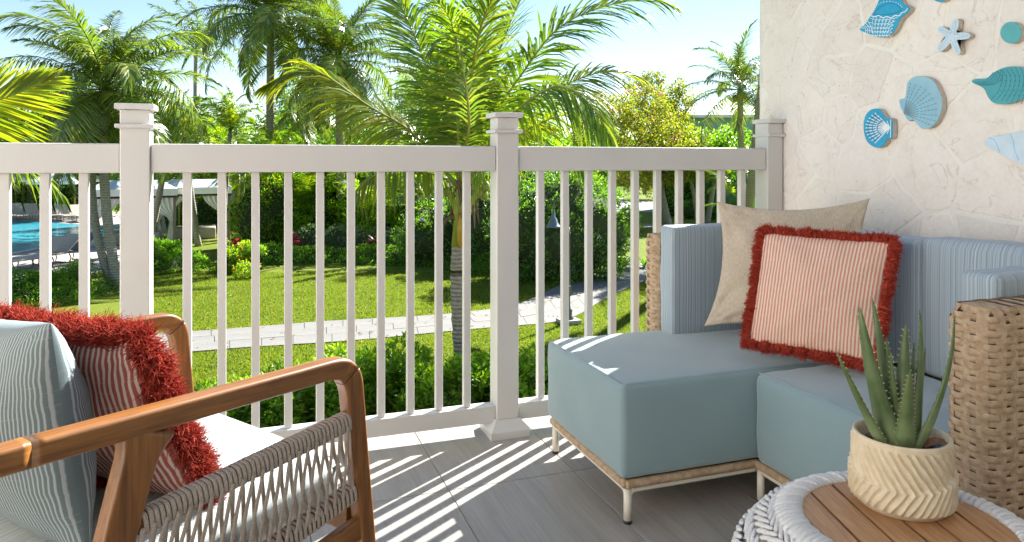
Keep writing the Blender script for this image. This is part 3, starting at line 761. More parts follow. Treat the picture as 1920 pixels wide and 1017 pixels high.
# pillows on the sofa
pw = lambda BL, BR, TR, TL: [at(*q) for q in (BL, BR, TR, TL)]
e, o, info = pillow(*pw((1320, 612, 2.50), (1640, 650, 2.28), (1631, 372, 2.44), (1344, 378, 2.54)), 0.13, M['linen'], 'plain beige linen pillow leaning in the sofa corner behind the fringed one', ear=0.28, wrinkle=0.012, seed=4, slump=0.5)
e, o, info = pillow(*pw((1404, 640, 2.25), (1640, 680, 2.06), (1672, 455, 2.14), (1432, 436, 2.34)), 0.12, M['pillow_red'], 'coral and white striped square pillow with red fringe on the blue-grey sofa', 'red fringed pillows', ear=0.05, wrinkle=0.005, seed=9)
add_fringe(e, info, 0.034, 17000, M['fringe_coral'], seed=5, width=0.0019, tuft=0.012, lay=0.8, droop=0.1)

# ================================================================== TEAK ARMCHAIR
CA = math.atan2(0.5426, 0.84)
chair = empty('teak_armchair', (0.166, 1.44, 0), CA, 'teak lounge armchair with taupe rope sides and pale striped seat in the left foreground', 'armchair')
def wsec(w, h, r=0.008): return rrect(w, h, r)
WD = 0.66
# side frames : local x forward, y to the far side
def side_frame(y, s):
    # arm + front leg as one bent rail (mitred look), mirrored by s
    arm_pts = [(-0.545, y, 0.617), (-0.45, y, 0.617), (-0.3, y, 0.617), (-0.12, y, 0.617), (-0.038, y, 0.6165), (-0.008, y, 0.606), (0.009, y, 0.580), (0.016, y, 0.53), (0.025, y, 0.45), (0.042, y, 0.3), (0.060, y, 0.14), (0.075, y, 0.0)]
    P = catmull(arm_pts, 5)
    def pr(i, n):
        t = i/(n-1); w = 0.038 if t < 0.45 else 0.034; h = 0.037+0.010*max(0, 1-abs(t-0.5)*6)
        if t > 0.6: h = 0.042-0.012*(t-0.6)/0.4
        return rrect(w, h, 0.007, 4)
    v, f = sweep(P, pr, up=(1, 0, 0.9)); m_ = 16; ks = 27      # cut at the mitre in the bend
    va = v[:(ks+1)*m_]; fa = [q for q in f if max(q) < (ks+1)*m_] + [tuple(ks*m_+k for k in range(m_))]
    o = obj('arm', va, fa, M['teak'], chair, True); o.modifiers.new('w', 'WEIGHTED_NORMAL')
    vb = v[ks*m_:]; n0 = len(vb); t_ = Vector(P[ks+1])-Vector(P[ks]); t_.normalize()
    vb = [Vector(p)+t_*0.0007 if i < m_ else Vector(p) for i, p in enumerate(vb)]
    fb = [tuple(i-ks*m_ for i in q) for q in f if min(q) >= ks*m_] + [tuple(range(m_-1, -1, -1))]
    o = obj('leg', vb, fb, M['teak_leg'], chair, True); o.modifiers.new('w', 'WEIGHTED_NORMAL')
    # rear leg
    Q = catmull([(-0.385, y, 0.604), (-0.400, y, 0.56), (-0.428, y, 0.46), (-0.47, y, 0.3), (-0.52, y, 0.12), (-0.55, y, 0.0)], 5)
    v, f = sweep(Q, lambda i, n: rrect(0.036, 0.058*(1+0.45*max(0, 1-i/(n*0.18)))-0.016*i/n, 0.007, 4), up=(1, 0, 0.2))
    o = obj('leg', v, f, M['teak_leg'], chair, True); o.modifiers.new('w', 'WEIGHTED_NORMAL')
    # rope rails
    up_a, up_b = (0.014, y, 0.508), (-0.418, y, 0.462); lo_a, lo_b = (0.030, y, 0.368), (-0.455, y, 0.268)
    for a, b in ((up_a, up_b), (lo_a, lo_b)):
        v, f = sweep([a, b], rrect(0.024, 0.030, 0.006)); obj('side_rail', v, f, M['teak'], chair, False)
    v, f = sweep([(0.040, y, 0.290), (-0.47, y, 0.205)], rrect(0.022, 0.045, 0.006)); obj('side_rail', v, f, M['teak'], chair, False)
    # ropes : wraps on the upper and lower rail, crossing strands between
    A = Vector(up_a); B = Vector(up_b); A2 = Vector(lo_a); B2 = Vector(lo_b)
    nr = 44
    def lp(a, b, t): return a+(b-a)*t
    rw, rt = 0.0078, 0.0022
    def ribbon(path, name, width_axis, par=chair):
        path = [Vector(p) for p in path]; V = []; F = []
        for i, p in enumerate(path):
            t = (path[min(i+1, len(path)-1)]-path[max(i-1, 0)]).normalized(); sdx = Vector(width_axis); sdx = (sdx-t*sdx.dot(t)).normalized(); nn = t.cross(sdx)
            for (a, b) in ((-1, 0), (-0.6, 1), (0.6, 1), (1, 0), (0.6, -1), (-0.6, -1)): V.append(p+sdx*a*rw/2+nn*b*rt/2)
        for i in range(len(path)-1):
            for k in range(6): F.append((i*6+k, i*6+(k+1) % 6, (i+1)*6+(k+1) % 6, (i+1)*6+k))
        return mesh(name, V, F, M['rope'], True)
    ax = (B-A).normalized(); o_ = s*0.0155; hh = 0.0185
    # wrap loop (shared mesh) round a rail, in the plane across it
    def loop(hy, hz):
        P = []
        for i in range(17):
            a = 2*math.pi*i/16; c_, s_ = math.cos(a), math.sin(a)
            P.append((0.0004*i, (abs(c_)**0.5)*math.copysign(hy, c_), (abs(s_)**0.5)*math.copysign(hz, s_)))
        return ribbon(P, 'rope_wrap', (1, 0, 0))
    ml = loop(0.0145, 0.0175)
    nw = 46
    for a, b, k in ((A, B, nw), (A2, B2, nw)):
        for i in range(k):
            t = 0.045+0.9*(i/(k-1)); p = lp(a, b, t)+Vector((0, random.uniform(-0.0003, 0.0003), random.uniform(-0.0006, 0.0006)))
            link('rope_wrap', ml, chair, loc=p, rot=(0, math.atan2((B-A).z, -(B-A).x)+random.gauss(0, 0.02), 0), scale=(1, 1, 1))
    # crossing strands : outer layer leans one way, inner the other
    n2 = 22
    for lay in (0, 1):
        yy = s*(-0.0165 if lay == 0 else -0.0125)
        for i in range(n2):
            t0 = 0.05+0.90*i/(n2-1); dt = 0.055
            ta, tb = (t0, t0+dt) if lay == 0 else (t0, t0-dt)
            tb = min(0.955, max(0.045, tb))
            pa = lp(A, B, ta); pb = lp(A2, B2, tb); pa.z -= 0.004; pb.z += 0.006
            P = []
            for k in range(7):
                w = k/6; q = lp(pa, pb, w); q.y += yy+s*(-0.0016*math.sin(w*math.pi*3+i) if lay else 0.0014*math.sin(w*math.pi*3+i)); 
                if lay: q.y += s*0.0065*math.sin(w*math.pi)
                P.append(q)
            link('rope', ribbon(P, 'rope', ax), chair)
side_frame(0.0, 1); side_frame(WD, -1)
# front and rear cross rails
v, f = sweep([(0.030, 0.02, 0.300), (0.030, WD-0.02, 0.300)], rrect(0.026, 0.055, 0.006)); obj('front_rail', v, f, M['teak'], chair)
v, f = sweep([(-0.46, 0.02, 0.25), (-0.46, WD-0.02, 0.25)], rrect(0.026, 0.05, 0.006)); obj('rear_rail', v, f, M['teak'], chair)
# back rail joins the two arms with rounded corners
Q = catmull([(-0.545, 0.0, 0.617), (-0.60, 0.0, 0.617), (-0.655, 0.02, 0.617), (-0.685, 0.08, 0.617), (-0.695, 0.18, 0.617), (-0.695, 0.42, 0.617), (-0.685, 0.52, 0.617), (-0.655, 0.58, 0.617), (-0.60, WD, 0.617), (-0.545, WD, 0.617)], 5)
v, f = sweep(Q, rrect(0.038, 0.037, 0.007, 4)); o = obj('back_rail', v, f, M['teak'], chair, True); o.modifiers.new('w', 'WEIGHTED_NORMAL')
ml = None
for i in range(5):
    t = (i+1)/6; y = WD*t
    tube('back_spindle', [(-0.685, y, 0.60), (-0.60, y, 0.45), (-0.47, y, 0.27)], 0.008, M['teak'], chair)
c_ = cushion('seat_cushion', -0.62, 0.010, 0.026, WD-0.026, 0.325, 0.425, M['stripe_seat'], chair, r=0.022, puff=0.012, seed=8, vert=2, floor_flat=False)
for v_ in c_.data.vertices: v_.co.z += 0.10*v_.co.x if True else 0
c_.location = (0, 0, 0.0)
# cushion piping round the front edge
tube('piping', catmull([(-0.55, 0.03, 0.352), (-0.2, 0.029, 0.39), (-0.02, 0.03, 0.4105), (0.006, 0.05, 0.414), (0.008, 0.3, 0.418), (0.006, 0.55, 0.414), (-0.02, 0.572, 0.411), (-0.2, 0.573, 0.39)], 5), 0.0028, M['stripe_seat'], chair, k=6)

# pillows of the armchair
e, o, info = pillow(at(400, 950, 1.30), at(118, 850, 1.43), at(-30, 600, 1.36), at(262, 640, 1.22), 0.15, M['pillow_dark'], 'maroon striped pillow with red fringe standing at the far side of the teak armchair', 'red fringed pillows', ear=0.06, wrinkle=0.0045, seed=21, face=1)
add_fringe(e, info, 0.042, 34000, M['fringe'], seed=8, width=0.0013, tuft=0.018, lay=1.1, droop=0.12)
e, o, info = pillow(at(165, 1040, 1.13), at(-40, 900, 1.42), at(-100, 590, 1.38), at(95, 606, 1.12), 0.20, M['pillow_green'], 'grey-green and white striped plain pillow at the lower left, nearest in the teak armchair', ear=0.05, wrinkle=0.0035, seed=5, face=1)

# ================================================================== WOVEN SIDE TABLE
TC = onz(1700, 982, 0.42); TR_, TT = 0.158, 0.42
tbl = empty('woven_side_table', (TC.x, TC.y, 0), 0.0, 'round white rope-woven side table with teak slat top in the lower right corner', 'side table')
# teak slats, cut to the circle, running towards the wall
ga = math.radians(73); nS = 6; wS = 2*TR_/nS
for i in range(nS):
    a, b = -TR_+i*wS+0.0028, -TR_+(i+1)*wS-0.0028
    def chord(u): return math.sqrt(max(0.0, TR_**2-u*u))
    us = [a+(b-a)*k/6 for k in range(7)]
    top = [(chord(u), u) for u in us]; bot = [(-chord(u), u) for u in reversed(us)]
    pl = [(x*math.cos(ga)-y*math.sin(ga), x*math.sin(ga)+y*math.cos(ga)) for x, y in top+bot]
    bm = bmesh.new(); vs = [bm.verts.new((x, y, TT-0.014)) for x, y in pl]; f = bm.faces.new(vs)
    r_ = bmesh.ops.extrude_face_region(bm, geom=[f]); bmesh.ops.translate(bm, vec=(0,0,0.014), verts=[q for q in r_['geom'] if isinstance(q, bmesh.types.BMVert)])
    bmesh.ops.recalc_face_normals(bm, faces=bm.faces); 
    bmesh.ops.rotate(bm, verts=bm.verts, cent=(0,0,0), matrix=Matrix.Rotation(-ga, 3, 'Z'))
    bmobj('slat', bm, M['teak_top'], tbl, rot=(0, 0, ga))
v, f = lathe([(0.0, TT-0.022), (TR_+0.02, TT-0.022), (TR_+0.02, TT-0.018), (0.0, TT-0.018)], 40, False); obj('top_frame', v, f, M['black'], tbl)
def tprof(z):   # barrel radius of the body at height z
    t = (z-0.02)/(TT-0.03); t = min(1, max(0, t)); return 0.175+0.105*math.sin(math.pi*(0.10+0.72*t))**0.9
# inner dark-ish lining
v, f = lathe([(tprof(z)-0.010, z) for z in np.linspace(0.02, TT-0.035, 14)]+[(TR_+0.02, TT-0.012)], 48, True); obj('lining', v, f, simple('lining_grey', (0.30, 0.29, 0.28), None, 0.9), tbl, True)
def capsule(L, r, flat=0.75, k=8, bend=0.0):
    V = []; F = []; st = [(-0.5, 0.0), (-0.47, 0.55), (-0.38, 0.9), (-0.15, 1.0), (0.15, 1.0), (0.38, 0.9), (0.47, 0.55), (0.5, 0.0)]
    for (x, q) in st:
        for i in range(k):
            a = 2*math.pi*i/k; V.append((x*L, r*q*math.cos(a), r*q*flat*math.sin(a)+bend*(1-4*x*x)))
    for j in range(len(st)-1):
        for i in range(k): F.append((j*k+i, j*k+(i+1) % k, (j+1)*k+(i+1) % k, (j+1)*k+i))
    return V, F
# rim : short wraps lying across the edge roll
v, f = capsule(0.050, 0.0062, 0.9, 8, 0.006); rim = mesh('rim_wrap', v, f, M['white_rope'], True)
nR = 96
for i in range(nR):
    a = 2*math.pi*i/nR; R_ = TR_+0.0225
    o = link('rim_wrap', rim, tbl, loc=(R_*math.cos(a), R_*math.sin(a), TT-0.004+0.0012*math.sin(i*2.1)), rot=(0, 0.16, a+0.22+0.05*math.sin(i*1.3)))
v, f = sweep([((TR_+0.006)*math.cos(2*math.pi*i/64), (TR_+0.006)*math.sin(2*math.pi*i/64), TT-0.001) for i in range(64)], circ(0.006, 8), closed=True); obj('rim_cord', v, f, M['white_rope'], tbl, True)
# body rows : twined pairs of cord leaning one way, then the other
zs = []; R_, z_ = TR_+0.045, TT-0.012
path = [(TR_+0.044, TT-0.010), (TR_+0.066, TT-0.022), (TR_+0.084, TT-0.042)]+[(tprof(z)+0.004, z) for z in np.arange(TT-0.066, 0.02, -0.0235)]
for rw, (R_, z_) in enumerate(path):
    A = Acc(); nC = 64; nx = path[min(rw+1, len(path)-1)]; pv = path[max(rw-1, 0)]
    tl_ = math.atan2(-(nx[1]-pv[1]), (nx[0]-pv[0])); lean = 0.55 if rw % 2 == 0 else -0.55
    for i in range(nC):
        a = 2*math.pi*(i+0.5*(rw % 2))/nC
        for q in (-1, 1):
            v, f = capsule(0.034, 0.0044, 0.85, 7, 0.0025)
            m4 = Matrix.Rotation(a, 4, 'Z') @ Matrix.Translation((R_, 0, z_)) @ Matrix.Rotation(tl_, 4, 'Y') @ Matrix.Rotation(math.pi/2-lean*1.0, 4, 'Z') @ Matrix.Translation((0, q*0.0047, 0))
            if False: pass
            A.add([m4 @ Vector(p) for p in v], f)
    obj('woven_row', A.v, A.f, M['white_rope'], tbl, True)

# ================================================================== PLANTER AND ALOE
PC = onz(1690, 944, TT); pot = empty('plant_pot', (PC.x, PC.y, TT), 0, 'cream ceramic pot with carved chevron ridges standing on the teak table top', 'plant pot')
PR, PH = 0.0815, 0.120; KA, KZ = 420, 90; V = []; F = []
seamz = lambda a: PH*(0.55+0.15*math.sin(a-5.35))
for j in range(KZ+1):
    z = PH*j/KZ
    for i in range(KA):
        a = 2*math.pi*i/KA; sz = seamz(a)+0.0012*math.sin(a*19)
        lowr = PR*(0.985+0.02*math.sin(min(1, z/0.03)*math.pi/2)); lowr *= 1-0.16*max(0, 1-z/0.022)**2
        if z < sz:
            ph = a*19-(z-sz)*150; d = 0.0050*(abs(((ph/math.pi) % 1.0)-0.5)*2)**2.2; R_ = lowr-0.0018+d
            R_ -= 0.0022*math.exp(-((sz-z)/0.003)**2)*0
            if z < 0.012: R_ = lowr-0.001
        else:
            ph = a*19+(z-sz)*150; d = 0.0044*(abs(((ph/math.pi) % 1.0)-0.5)*2)**2.2; fade = min(1, (PH-0.006-z)/0.004) if z > PH-0.010 else 1
            R_ = PR*0.945+(d-0.001)*max(0, fade)
            R_ += 0.004*math.exp(-((z-sz)/0.0025)**2)
        V.append((R_*math.cos(a), R_*math.sin(a), z))
for j in range(KZ):
    for i in range(KA): F.append((j*KA+i, j*KA+(i+1) % KA, (j+1)*KA+(i+1) % KA, (j+1)*KA+i))
F.append(tuple(range(KA-1, -1, -1)))
b0 = KZ*KA; rings = [(PR*0.935, PH+0.002), (PR*0.91, PH+0.003), (PR*0.865, PH+0.0015), (PR*0.845, PH-0.006), (PR*0.83, PH-0.05)]
for (r_, z) in rings:
    n0 = len(V)
    for i in range(KA): a = 2*math.pi*i/KA; V.append((r_*math.cos(a), r_*math.sin(a), z))
    for i in range(KA): F.append((b0+i, b0+(i+1) % KA, n0+(i+1) % KA, n0+i))
    b0 = n0
F.append(tuple(b0+i for i in range(KA)))
obj('pot_body', V, F, M['pot'], pot, True)
aloe = empty('aloe_plant', (PC.x, PC.y, TT+0.085), 0, 'aloe plant with tall toothed grey-green leaves growing in the cream pot', 'plant')
v, f = lathe([(0.054, -0.015), (0.058, 0.020), (0.056, 0.0205), (0.053, 0.010)], 32, False); obj('nursery_pot', v, f, M['black'], aloe, True)
v, f = lathe([(0.0, 0.013), (0.03, 0.014), (0.054, 0.010)], 28, False); obj('soil', v, f, M['soil'], aloe, True)
def aloemat():
    m, nt, b = newmat('aloe_skin'); b.inputs['Roughness'].default_value = 0.42; b.inputs['Subsurface Weight'].default_value = 0.0
    mp = mapping(nt); n1 = N(nt, 'TexNoise', i_Scale=26, i_Detail=6); nt.links.new(mp, n1.inputs[0])
    sp = N(nt, 'SeparateXYZ'); nt.links.new(mp, sp.inputs[0])
    c1 = ramp(nt, n1.outputs[0], [(0.3, (0.060, 0.115, 0.035)), (0.7, (0.15, 0.205, 0.085))])
    mr = N(nt, 'MapRange'); nt.links.new(sp.outputs[2], mr.inputs[0]); mr.inputs[1].default_value = 0.0; mr.inputs[2].default_value = 0.09
    c2 = mixc(nt, mr.outputs[0], (0.30, 0.38, 0.20), c1); nt.links.new(c2, b.inputs['Base Color'])
    n2 = N(nt, 'TexNoise', i_Scale=220, i_Detail=2); nt.links.new(mp, n2.inputs[0]); bump(nt, b, n2.outputs[0], 0.0005, 0.3); return m
M['aloe'] = aloemat(); M['tooth'] = simple('aloe_tooth', (0.50, 0.46, 0.26), None, 0.5)
def aloe_leaf(tip, depth, base_px, w, bow=0.0, base_d=1.24):
    depth += 0.075; w *= 1.28
    b0 = at(base_px[0], base_px[1], base_d); t0 = at(tip[0], tip[1], depth); org = Vector((PC.x, PC.y, TT+0.085))
    b0 = Vector((org.x+(b0.x-org.x)*0.6, org.y+(b0.y-org.y)*0.5, org.z+0.010)); mid = (b0+t0)/2
    right = Vector((CT, -ST, 0)); mid += right*bow
    P = [b0*(1-t)**2+mid*2*t*(1-t)+t0*t*t-org for t in np.linspace(0, 1, 20)]
    out = (t0-b0); out.z = 0; 
    inward = Vector((org.x-b0.x, org.y-b0.y, 0))
    if inward.length < 0.004: inward = -right*0.3+Vector((0, -1, 0))
    inward.normalize(); V = []; F = []; k = 10; TV = []; TF = []
    for i, p in enumerate(P):
        t = i/(len(P)-1); tg = (P[min(i+1, 19)]-P[max(i-1, 0)]).normalized(); sdv = tg.cross(inward).normalized(); nn = sdv.cross(tg)
        ww = w*(1-t)**0.62*(0.92+0.25*math.sin(min(1, t*3)*math.pi)*0.5)+0.0006; th = ww*0.42
        for q in range(k):
            a = 2*math.pi*q/k; x = math.cos(a); y = math.sin(a); y = y if y < 0 else -0.25*(1-x*x)+y*0.15
            V.append(p+sdv*x*ww/2-nn*(-y)*th*1.0)
        if 1 < i < 19:
            for sg in (-1, 1):
                c_ = p+sdv*sg*ww/2*0.97; L_ = 0.0026+0.0012*(w/0.03); n0 = len(TV)
                TV += [c_+tg*0.0016, c_-tg*0.0016, c_+nn*0.0013, c_-nn*0.0013, c_+sdv*sg*L_+tg*0.0012]
                TF += [(n0, n0+2, n0+4), (n0+2, n0+1, n0+4), (n0+1, n0+3, n0+4), (n0+3, n0, n0+4)]
    for j in range(len(P)-1):
        for q in range(k): F.append((j*k+q, j*k+(q+1) % k, (j+1)*k+(q+1) % k, (j+1)*k+q))
    F.append(tuple(range(k-1, -1, -1))); F.append(tuple((len(P)-1)*k+q for q in range(k)))
    l = obj('leaf', V, F, M['aloe'], aloe, True); t_ = obj('teeth', TV, TF, M['tooth'], l); t_['kind'] = 'stuff'
for tip, dp, bp, w, bow in [((1612,575),1.17,(1675,830),0.034,-0.012), ((1609,577),1.21,(1655,825),0.022,-0.010), ((1635,558),1.24,(1672,815),0.026,0.006), ((1569,658),1.12,(1648,826),0.022,-0.006), ((1699,607),1.20,(1694,830),0.030,-0.004), ((1724,580),1.23,(1715,825),0.026,0.014), ((1788,584),1.16,(1722,832),0.026,0.036), ((1707,696),1.09,(1700,840),0.030,-0.002), ((1662,632),1.21,(1682,820),0.020,-0.002), ((1670,660),1.17,(1686,826),0.015,-0.002), ((1714,642),1.26,(1702,818),0.018,0.001), ((1645,625),1.27,(1672,812),0.016,-0.002), ((1735,650),1.24,(1712,820),0.015,0.006)]:
    aloe_leaf(tip, dp, bp, w, bow)
def dry(loc, rz, sc):
    V = []; F = []
    for i in range(7):
        t = i/6; w = 0.012*math.sin(math.pi*min(1, t*0.9+0.1)); V += [(t*0.06, -w, 0.004*math.sin(t*5)+w*0.4), (t*0.06, 0, 0.004*math.sin(t*5)), (t*0.06, w, 0.004*math.sin(t*5)+w*0.4)]
    for i in range(6):
        for k in range(2): F.append((i*3+k, (i+1)*3+k, (i+1)*3+k+1, i*3+k+1))
    o = obj('dry_leaf', V, F, M['dry_leaf'], aloe, True, loc=loc, rot=(0.1, -0.2, rz), scale=(sc,)*3)
dry((0.02, -0.03, 0.020), -0.2, 0.9); dry((-0.03, -0.035, 0.018), 2.6, 0.7); dry((-0.01, 0.02, 0.02), 3.6, 0.8)
# ================================================================== GARDEN GROUND
G2 = GZ
def grassmat():
    m, nt, b = newmat('lawn'); b.inputs['Roughness'].default_value = 0.9; b.inputs['Specular IOR Level'].default_value = 0.1
    mp = mapping(nt)
    n1 = N(nt, 'TexNoise', i_Scale=0.6, i_Detail=6, i_Roughness=0.7); nt.links.new(mp, n1.inputs[0])
    n2 = N(nt, 'TexNoise', i_Scale=35, i_Detail=4); nt.links.new(mp, n2.inputs[0])
    c = mixc(nt, 0.5, ramp(nt, n1.outputs[0], [(0.3, (0.10, 0.145, 0.014)), (0.55, (0.145, 0.185, 0.018)), (0.66, (0.23, 0.22, 0.045)), (0.8, (0.30, 0.23, 0.09))]), ramp(nt, n2.outputs[0], [(0.3, (0.075, 0.115, 0.012)), (0.7, (0.19, 0.22, 0.03))]))
    nt.links.new(c, b.inputs['Base Color']); bump(nt, b, n2.outputs[0], 0.03, 0.8); return m
M['lawn'] = grassmat()
M['blade'] = leafmat('grass_blade', [(0.08, 0.13, 0.012), (0.14, 0.19, 0.02), (0.22, 0.25, 0.04)], 0.45, 0.6, (1.6, 1.7, 0.5), 0.3)
def flat(name, pts, z, m, kind='structure', parent=None, **kw):
    bm = bmesh.new(); vs = [bm.verts.new((p[0], p[1], z)) for p in pts]; f = bm.faces.new(vs); f.normal_update()
    if f.normal.z < 0: f.normal_flip()
    bmesh.ops.triangulate(bm, faces=[f]); o = bmobj(name, bm, m, parent); 
    if kind: o['kind'] = kind
    return o
ground = flat('lawn', [(-900, 3.2), (900, 3.2), (900, 1800), (-900, 1800)], G2, M['lawn'])
ground2 = flat('ground', [(-900, -900), (900, -900), (900, 3.2), (-900, 3.2)], G2, simple('ground', (0.20, 0.19, 0.15), (0.28, 0.26, 0.22), 0.9, 0.5))
def pavemat(name, c1, c2, c3):
    m, nt, b = newmat(name); b.inputs['Roughness'].default_value = 0.85; mp = mapping(nt)
    n1 = N(nt, 'TexNoise', i_Scale=1.1, i_Detail=7, i_Roughness=0.65); nt.links.new(mp, n1.inputs[0])
    n2 = N(nt, 'TexNoise', i_Scale=14, i_Detail=5); nt.links.new(mp, n2.inputs[0])
    c = mixc(nt, 0.4, ramp(nt, n1.outputs[0], [(0.3, c1), (0.6, c2)]), ramp(nt, n2.outputs[0], [(0.3, c1), (0.7, c3)]))
    nt.links.new(c, b.inputs['Base Color']); bump(nt, b, n2.outputs[0], 0.01, 0.4); return m
M['pave'] = pavemat('path_stone', (0.15, 0.143, 0.134), (0.205, 0.196, 0.183), (0.24, 0.23, 0.216))
M['joint'] = simple('path_joint', (0.16, 0.15, 0.135), None, 0.95)
# garden path: strip of slabs between two measured edges
near = [(-60,690),(100,683),(320,665),(480,652),(600,645),(700,637),(800,627),(918,616),(985,611),(1043,605),(1090,589),(1137,560),(1194,534),(1224,520),(1262,500),(1290,484)]
far = [(-60,640),(100,634),(316,626),(480,614),(600,604.5),(700,599),(790,594),(880,586),(963,574),(1010,555),(1043,539),(1090,517),(1134,508),(1177,501),(1222,482),(1262,468)]
nr_ = [ong(*p) for p in near]; fr_ = [ong(*p) for p in far]
def densify(P, k):
    return [Vector(p) for p in catmull([tuple(p) for p in P], k)]
nd, fd = densify(nr_, 6), densify(fr_, 6)
path = flat('garden_path', nd+fd[::-1], G2+0.008, M['joint'])
# slabs laid along the strip
acc = 0; L = [0]
for i in range(1, len(nd)): L.append(L[-1]+((nd[i]+fd[i])/2-(nd[i-1]+fd[i-1])/2).length)
def strip(t, w):
    import bisect
    t = min(max(t, 0), L[-1]-1e-4); i = max(0, bisect.bisect_right(L, t)-1); i = min(i, len(L)-2); q = (t-L[i])/(L[i+1]-L[i]); return (nd[i].lerp(nd[i+1], q)).lerp(fd[i].lerp(fd[i+1], q), w)
rp = random.Random(5); t = 0.0; ns = 0
rows = [(0.0, 0.36), (0.36, 0.68), (0.68, 1.0)]
tt = [0.0, 0.3, 0.6]
for r_i, (wa, wb) in enumerate(rows):
    t = tt[r_i]
    while t < L[-1]-0.4:
        l = rp.choice((0.55, 0.7, 0.9)); g = 0.005; w0 = wa+0.0025; w1 = wb-0.0025; a, b_ = t+g, min(L[-1], t+l-g)
        k = 2; top = [strip(a+(b_-a)*q/k, w0) for q in range(k+1)]+[strip(a+(b_-a)*q/k, w1) for q in reversed(range(k+1))]
        c = sum(top, Vector())/len(top); z = rp.uniform(0.018, 0.024); n = len(top)
        V = [(p.x-c.x, p.y-c.y, -z*0.5) for p in top]+[(p.x-c.x, p.y-c.y, 0) for p in top]
        obj('paving_slab', V, [tuple(range(n, 2*n))]+[(i, (i+1) % n, n+(i+1) % n, n+i) for i in range(n)], M['pave'], path, loc=(c.x, c.y, G2+z)); t += l
# far road / second path on the right, small footpath before it
flat('road', [ong(*p) for p in [(1085,400),(1130,396),(1230,399),(1330,404),(1420,410),(1420,388),(1330,384),(1240,379),(1180,376),(1105,374)]], G2+0.01, simple('pale_road', (0.23,0.22,0.21), (0.28,0.27,0.26), 0.9, 1.2))
flat('footpath', [ong(*p) for p in [(1205,426),(1245,430),(1330,436),(1420,440),(1420,432),(1330,428),(1240,421),(1205,420)]], G2+0.012, M['pave'])
# mulch bed under the near palm, with a low planting strip along the building
M['mulch'] = simple('mulch', (0.035, 0.024, 0.017), (0.12, 0.085, 0.06), 0.95, 22, bsc=30, bd=0.05, bs=1)
flat('planting_bed', [(-3.5, 3.2), (5.5, 3.2), (5.5, 8.0), (3.9, 9.6), (2.4, 10.4), (0.8, 9.7), (-0.6, 7.4), (-3.5, 5.5)], G2+0.012, M['mulch'])

# ------------------------------------------------------------------ leaf builders
def leaves(P, D, NR, Ls, Ws, fold=0.25, pts=4, curl=0.12):
    """vectorised leaves: P base, D direction, NR face normal"""
    D = D/np.linalg.norm(D, axis=1)[:, None]; S = np.cross(D, NR); S /= np.linalg.norm(S, axis=1)[:, None]+1e-9; U = np.cross(S, D)
    Ls = Ls[:, None]; Ws = Ws[:, None]; n = len(P)
    if pts == 4:
        V = np.stack([P, P+D*Ls*0.45+S*Ws/2+U*Ws*fold, P+D*Ls-U*Ls*curl, P+D*Ls*0.45-S*Ws/2+U*Ws*fold], 1).reshape(-1, 3)
        b = np.arange(n)[:, None]*4; F = np.concatenate([b+np.array([[0,1,2]]), b+np.array([[0,2,3]])], 0)
    else:
        V = np.stack([P, P+D*Ls*0.25+S*Ws*0.42+U*Ws*fold*0.9, P+D*Ls*0.62+S*Ws*0.46+U*(Ws*fold-Ls*curl*0.4), P+D*Ls-U*Ls*curl, P+D*Ls*0.62-S*Ws*0.46+U*(Ws*fold-Ls*curl*0.4), P+D*Ls*0.25-S*Ws*0.42+U*Ws*fold*0.9], 1).reshape(-1, 3)
        b = np.arange(n)[:, None]*6; F = np.concatenate([b+np.array([[0,1,2]]), b+np.array([[0,2,3]]), b+np.array([[0,3,4]]), b+np.array([[0,4,5]])], 0)
    return V, F.astype(np.int32)
def unit(n): v = rng.normal(size=(n, 3)); return v/np.linalg.norm(v, axis=1)[:, None]
def shell_cloud(n, inside, bounds, nclump, cr, out_from=None, top_bias=0.0):
    """leaf positions gathered on small clumps spread on the skin of a shape"""
    lo, hi = np.array(bounds[0]), np.array(bounds[1]); cl = []
    while len(cl) < nclump:
        p = lo+(hi-lo)*rng.random((nclump*4, 3)); d = inside(p); cl += list(p[(d > 0) & (d < 0.45)])
    cl = np.array(cl[:nclump]); idx = rng.integers(0, nclump, n); u = unit(n)
    P = cl[idx]+u*cr*(0.55+0.45*rng.random((n, 1))**0.5)*(0.7+0.6*rng.random(nclump)[idx][:, None])
    return P, u
def bush_mesh(name, size, n, leaf, m, clump=60, cr=0.16, box_=False, pts=4, flowers=None, aspect=0.5, up=0.5):
    sx, sy, sz = size
    if box_:
        def inside(p):
            q = np.stack([1-np.abs(p[:,0])/(sx/2), 1-np.abs(p[:,1])/(sy/2), 1-p[:,2]/sz], 1); return np.min(q, axis=1)*np.where(p[:,2] > 0.02, 1, -1)
    else:
        def inside(p):
            r = np.sqrt((p[:,0]/(sx/2))**2+(p[:,1]/(sy/2))**2+((p[:,2]-sz*0.42)/(sz*0.58))**2); return np.where((r < 1) & (p[:,2] > 0.02), 1-r, -1)
    P, u = shell_cloud(n, inside, ((-sx/2, -sy/2, 0), (sx/2, sy/2, sz)), clump, cr)
    P[:, 2] = np.abs(P[:, 2])
    D = u*0.8+unit(n)*0.6+np.array([0, 0, up]); NR = u*0.5+unit(n)*0.5+np.array([0, 0, 0.8])
    Ls = leaf*(0.6+0.8*rng.random(n)); V, F = leaves(P, D, NR, Ls, Ls*aspect, pts=pts)
    mats = [m]; me = mesh(name, V, F, m)
    return me, (P, u)
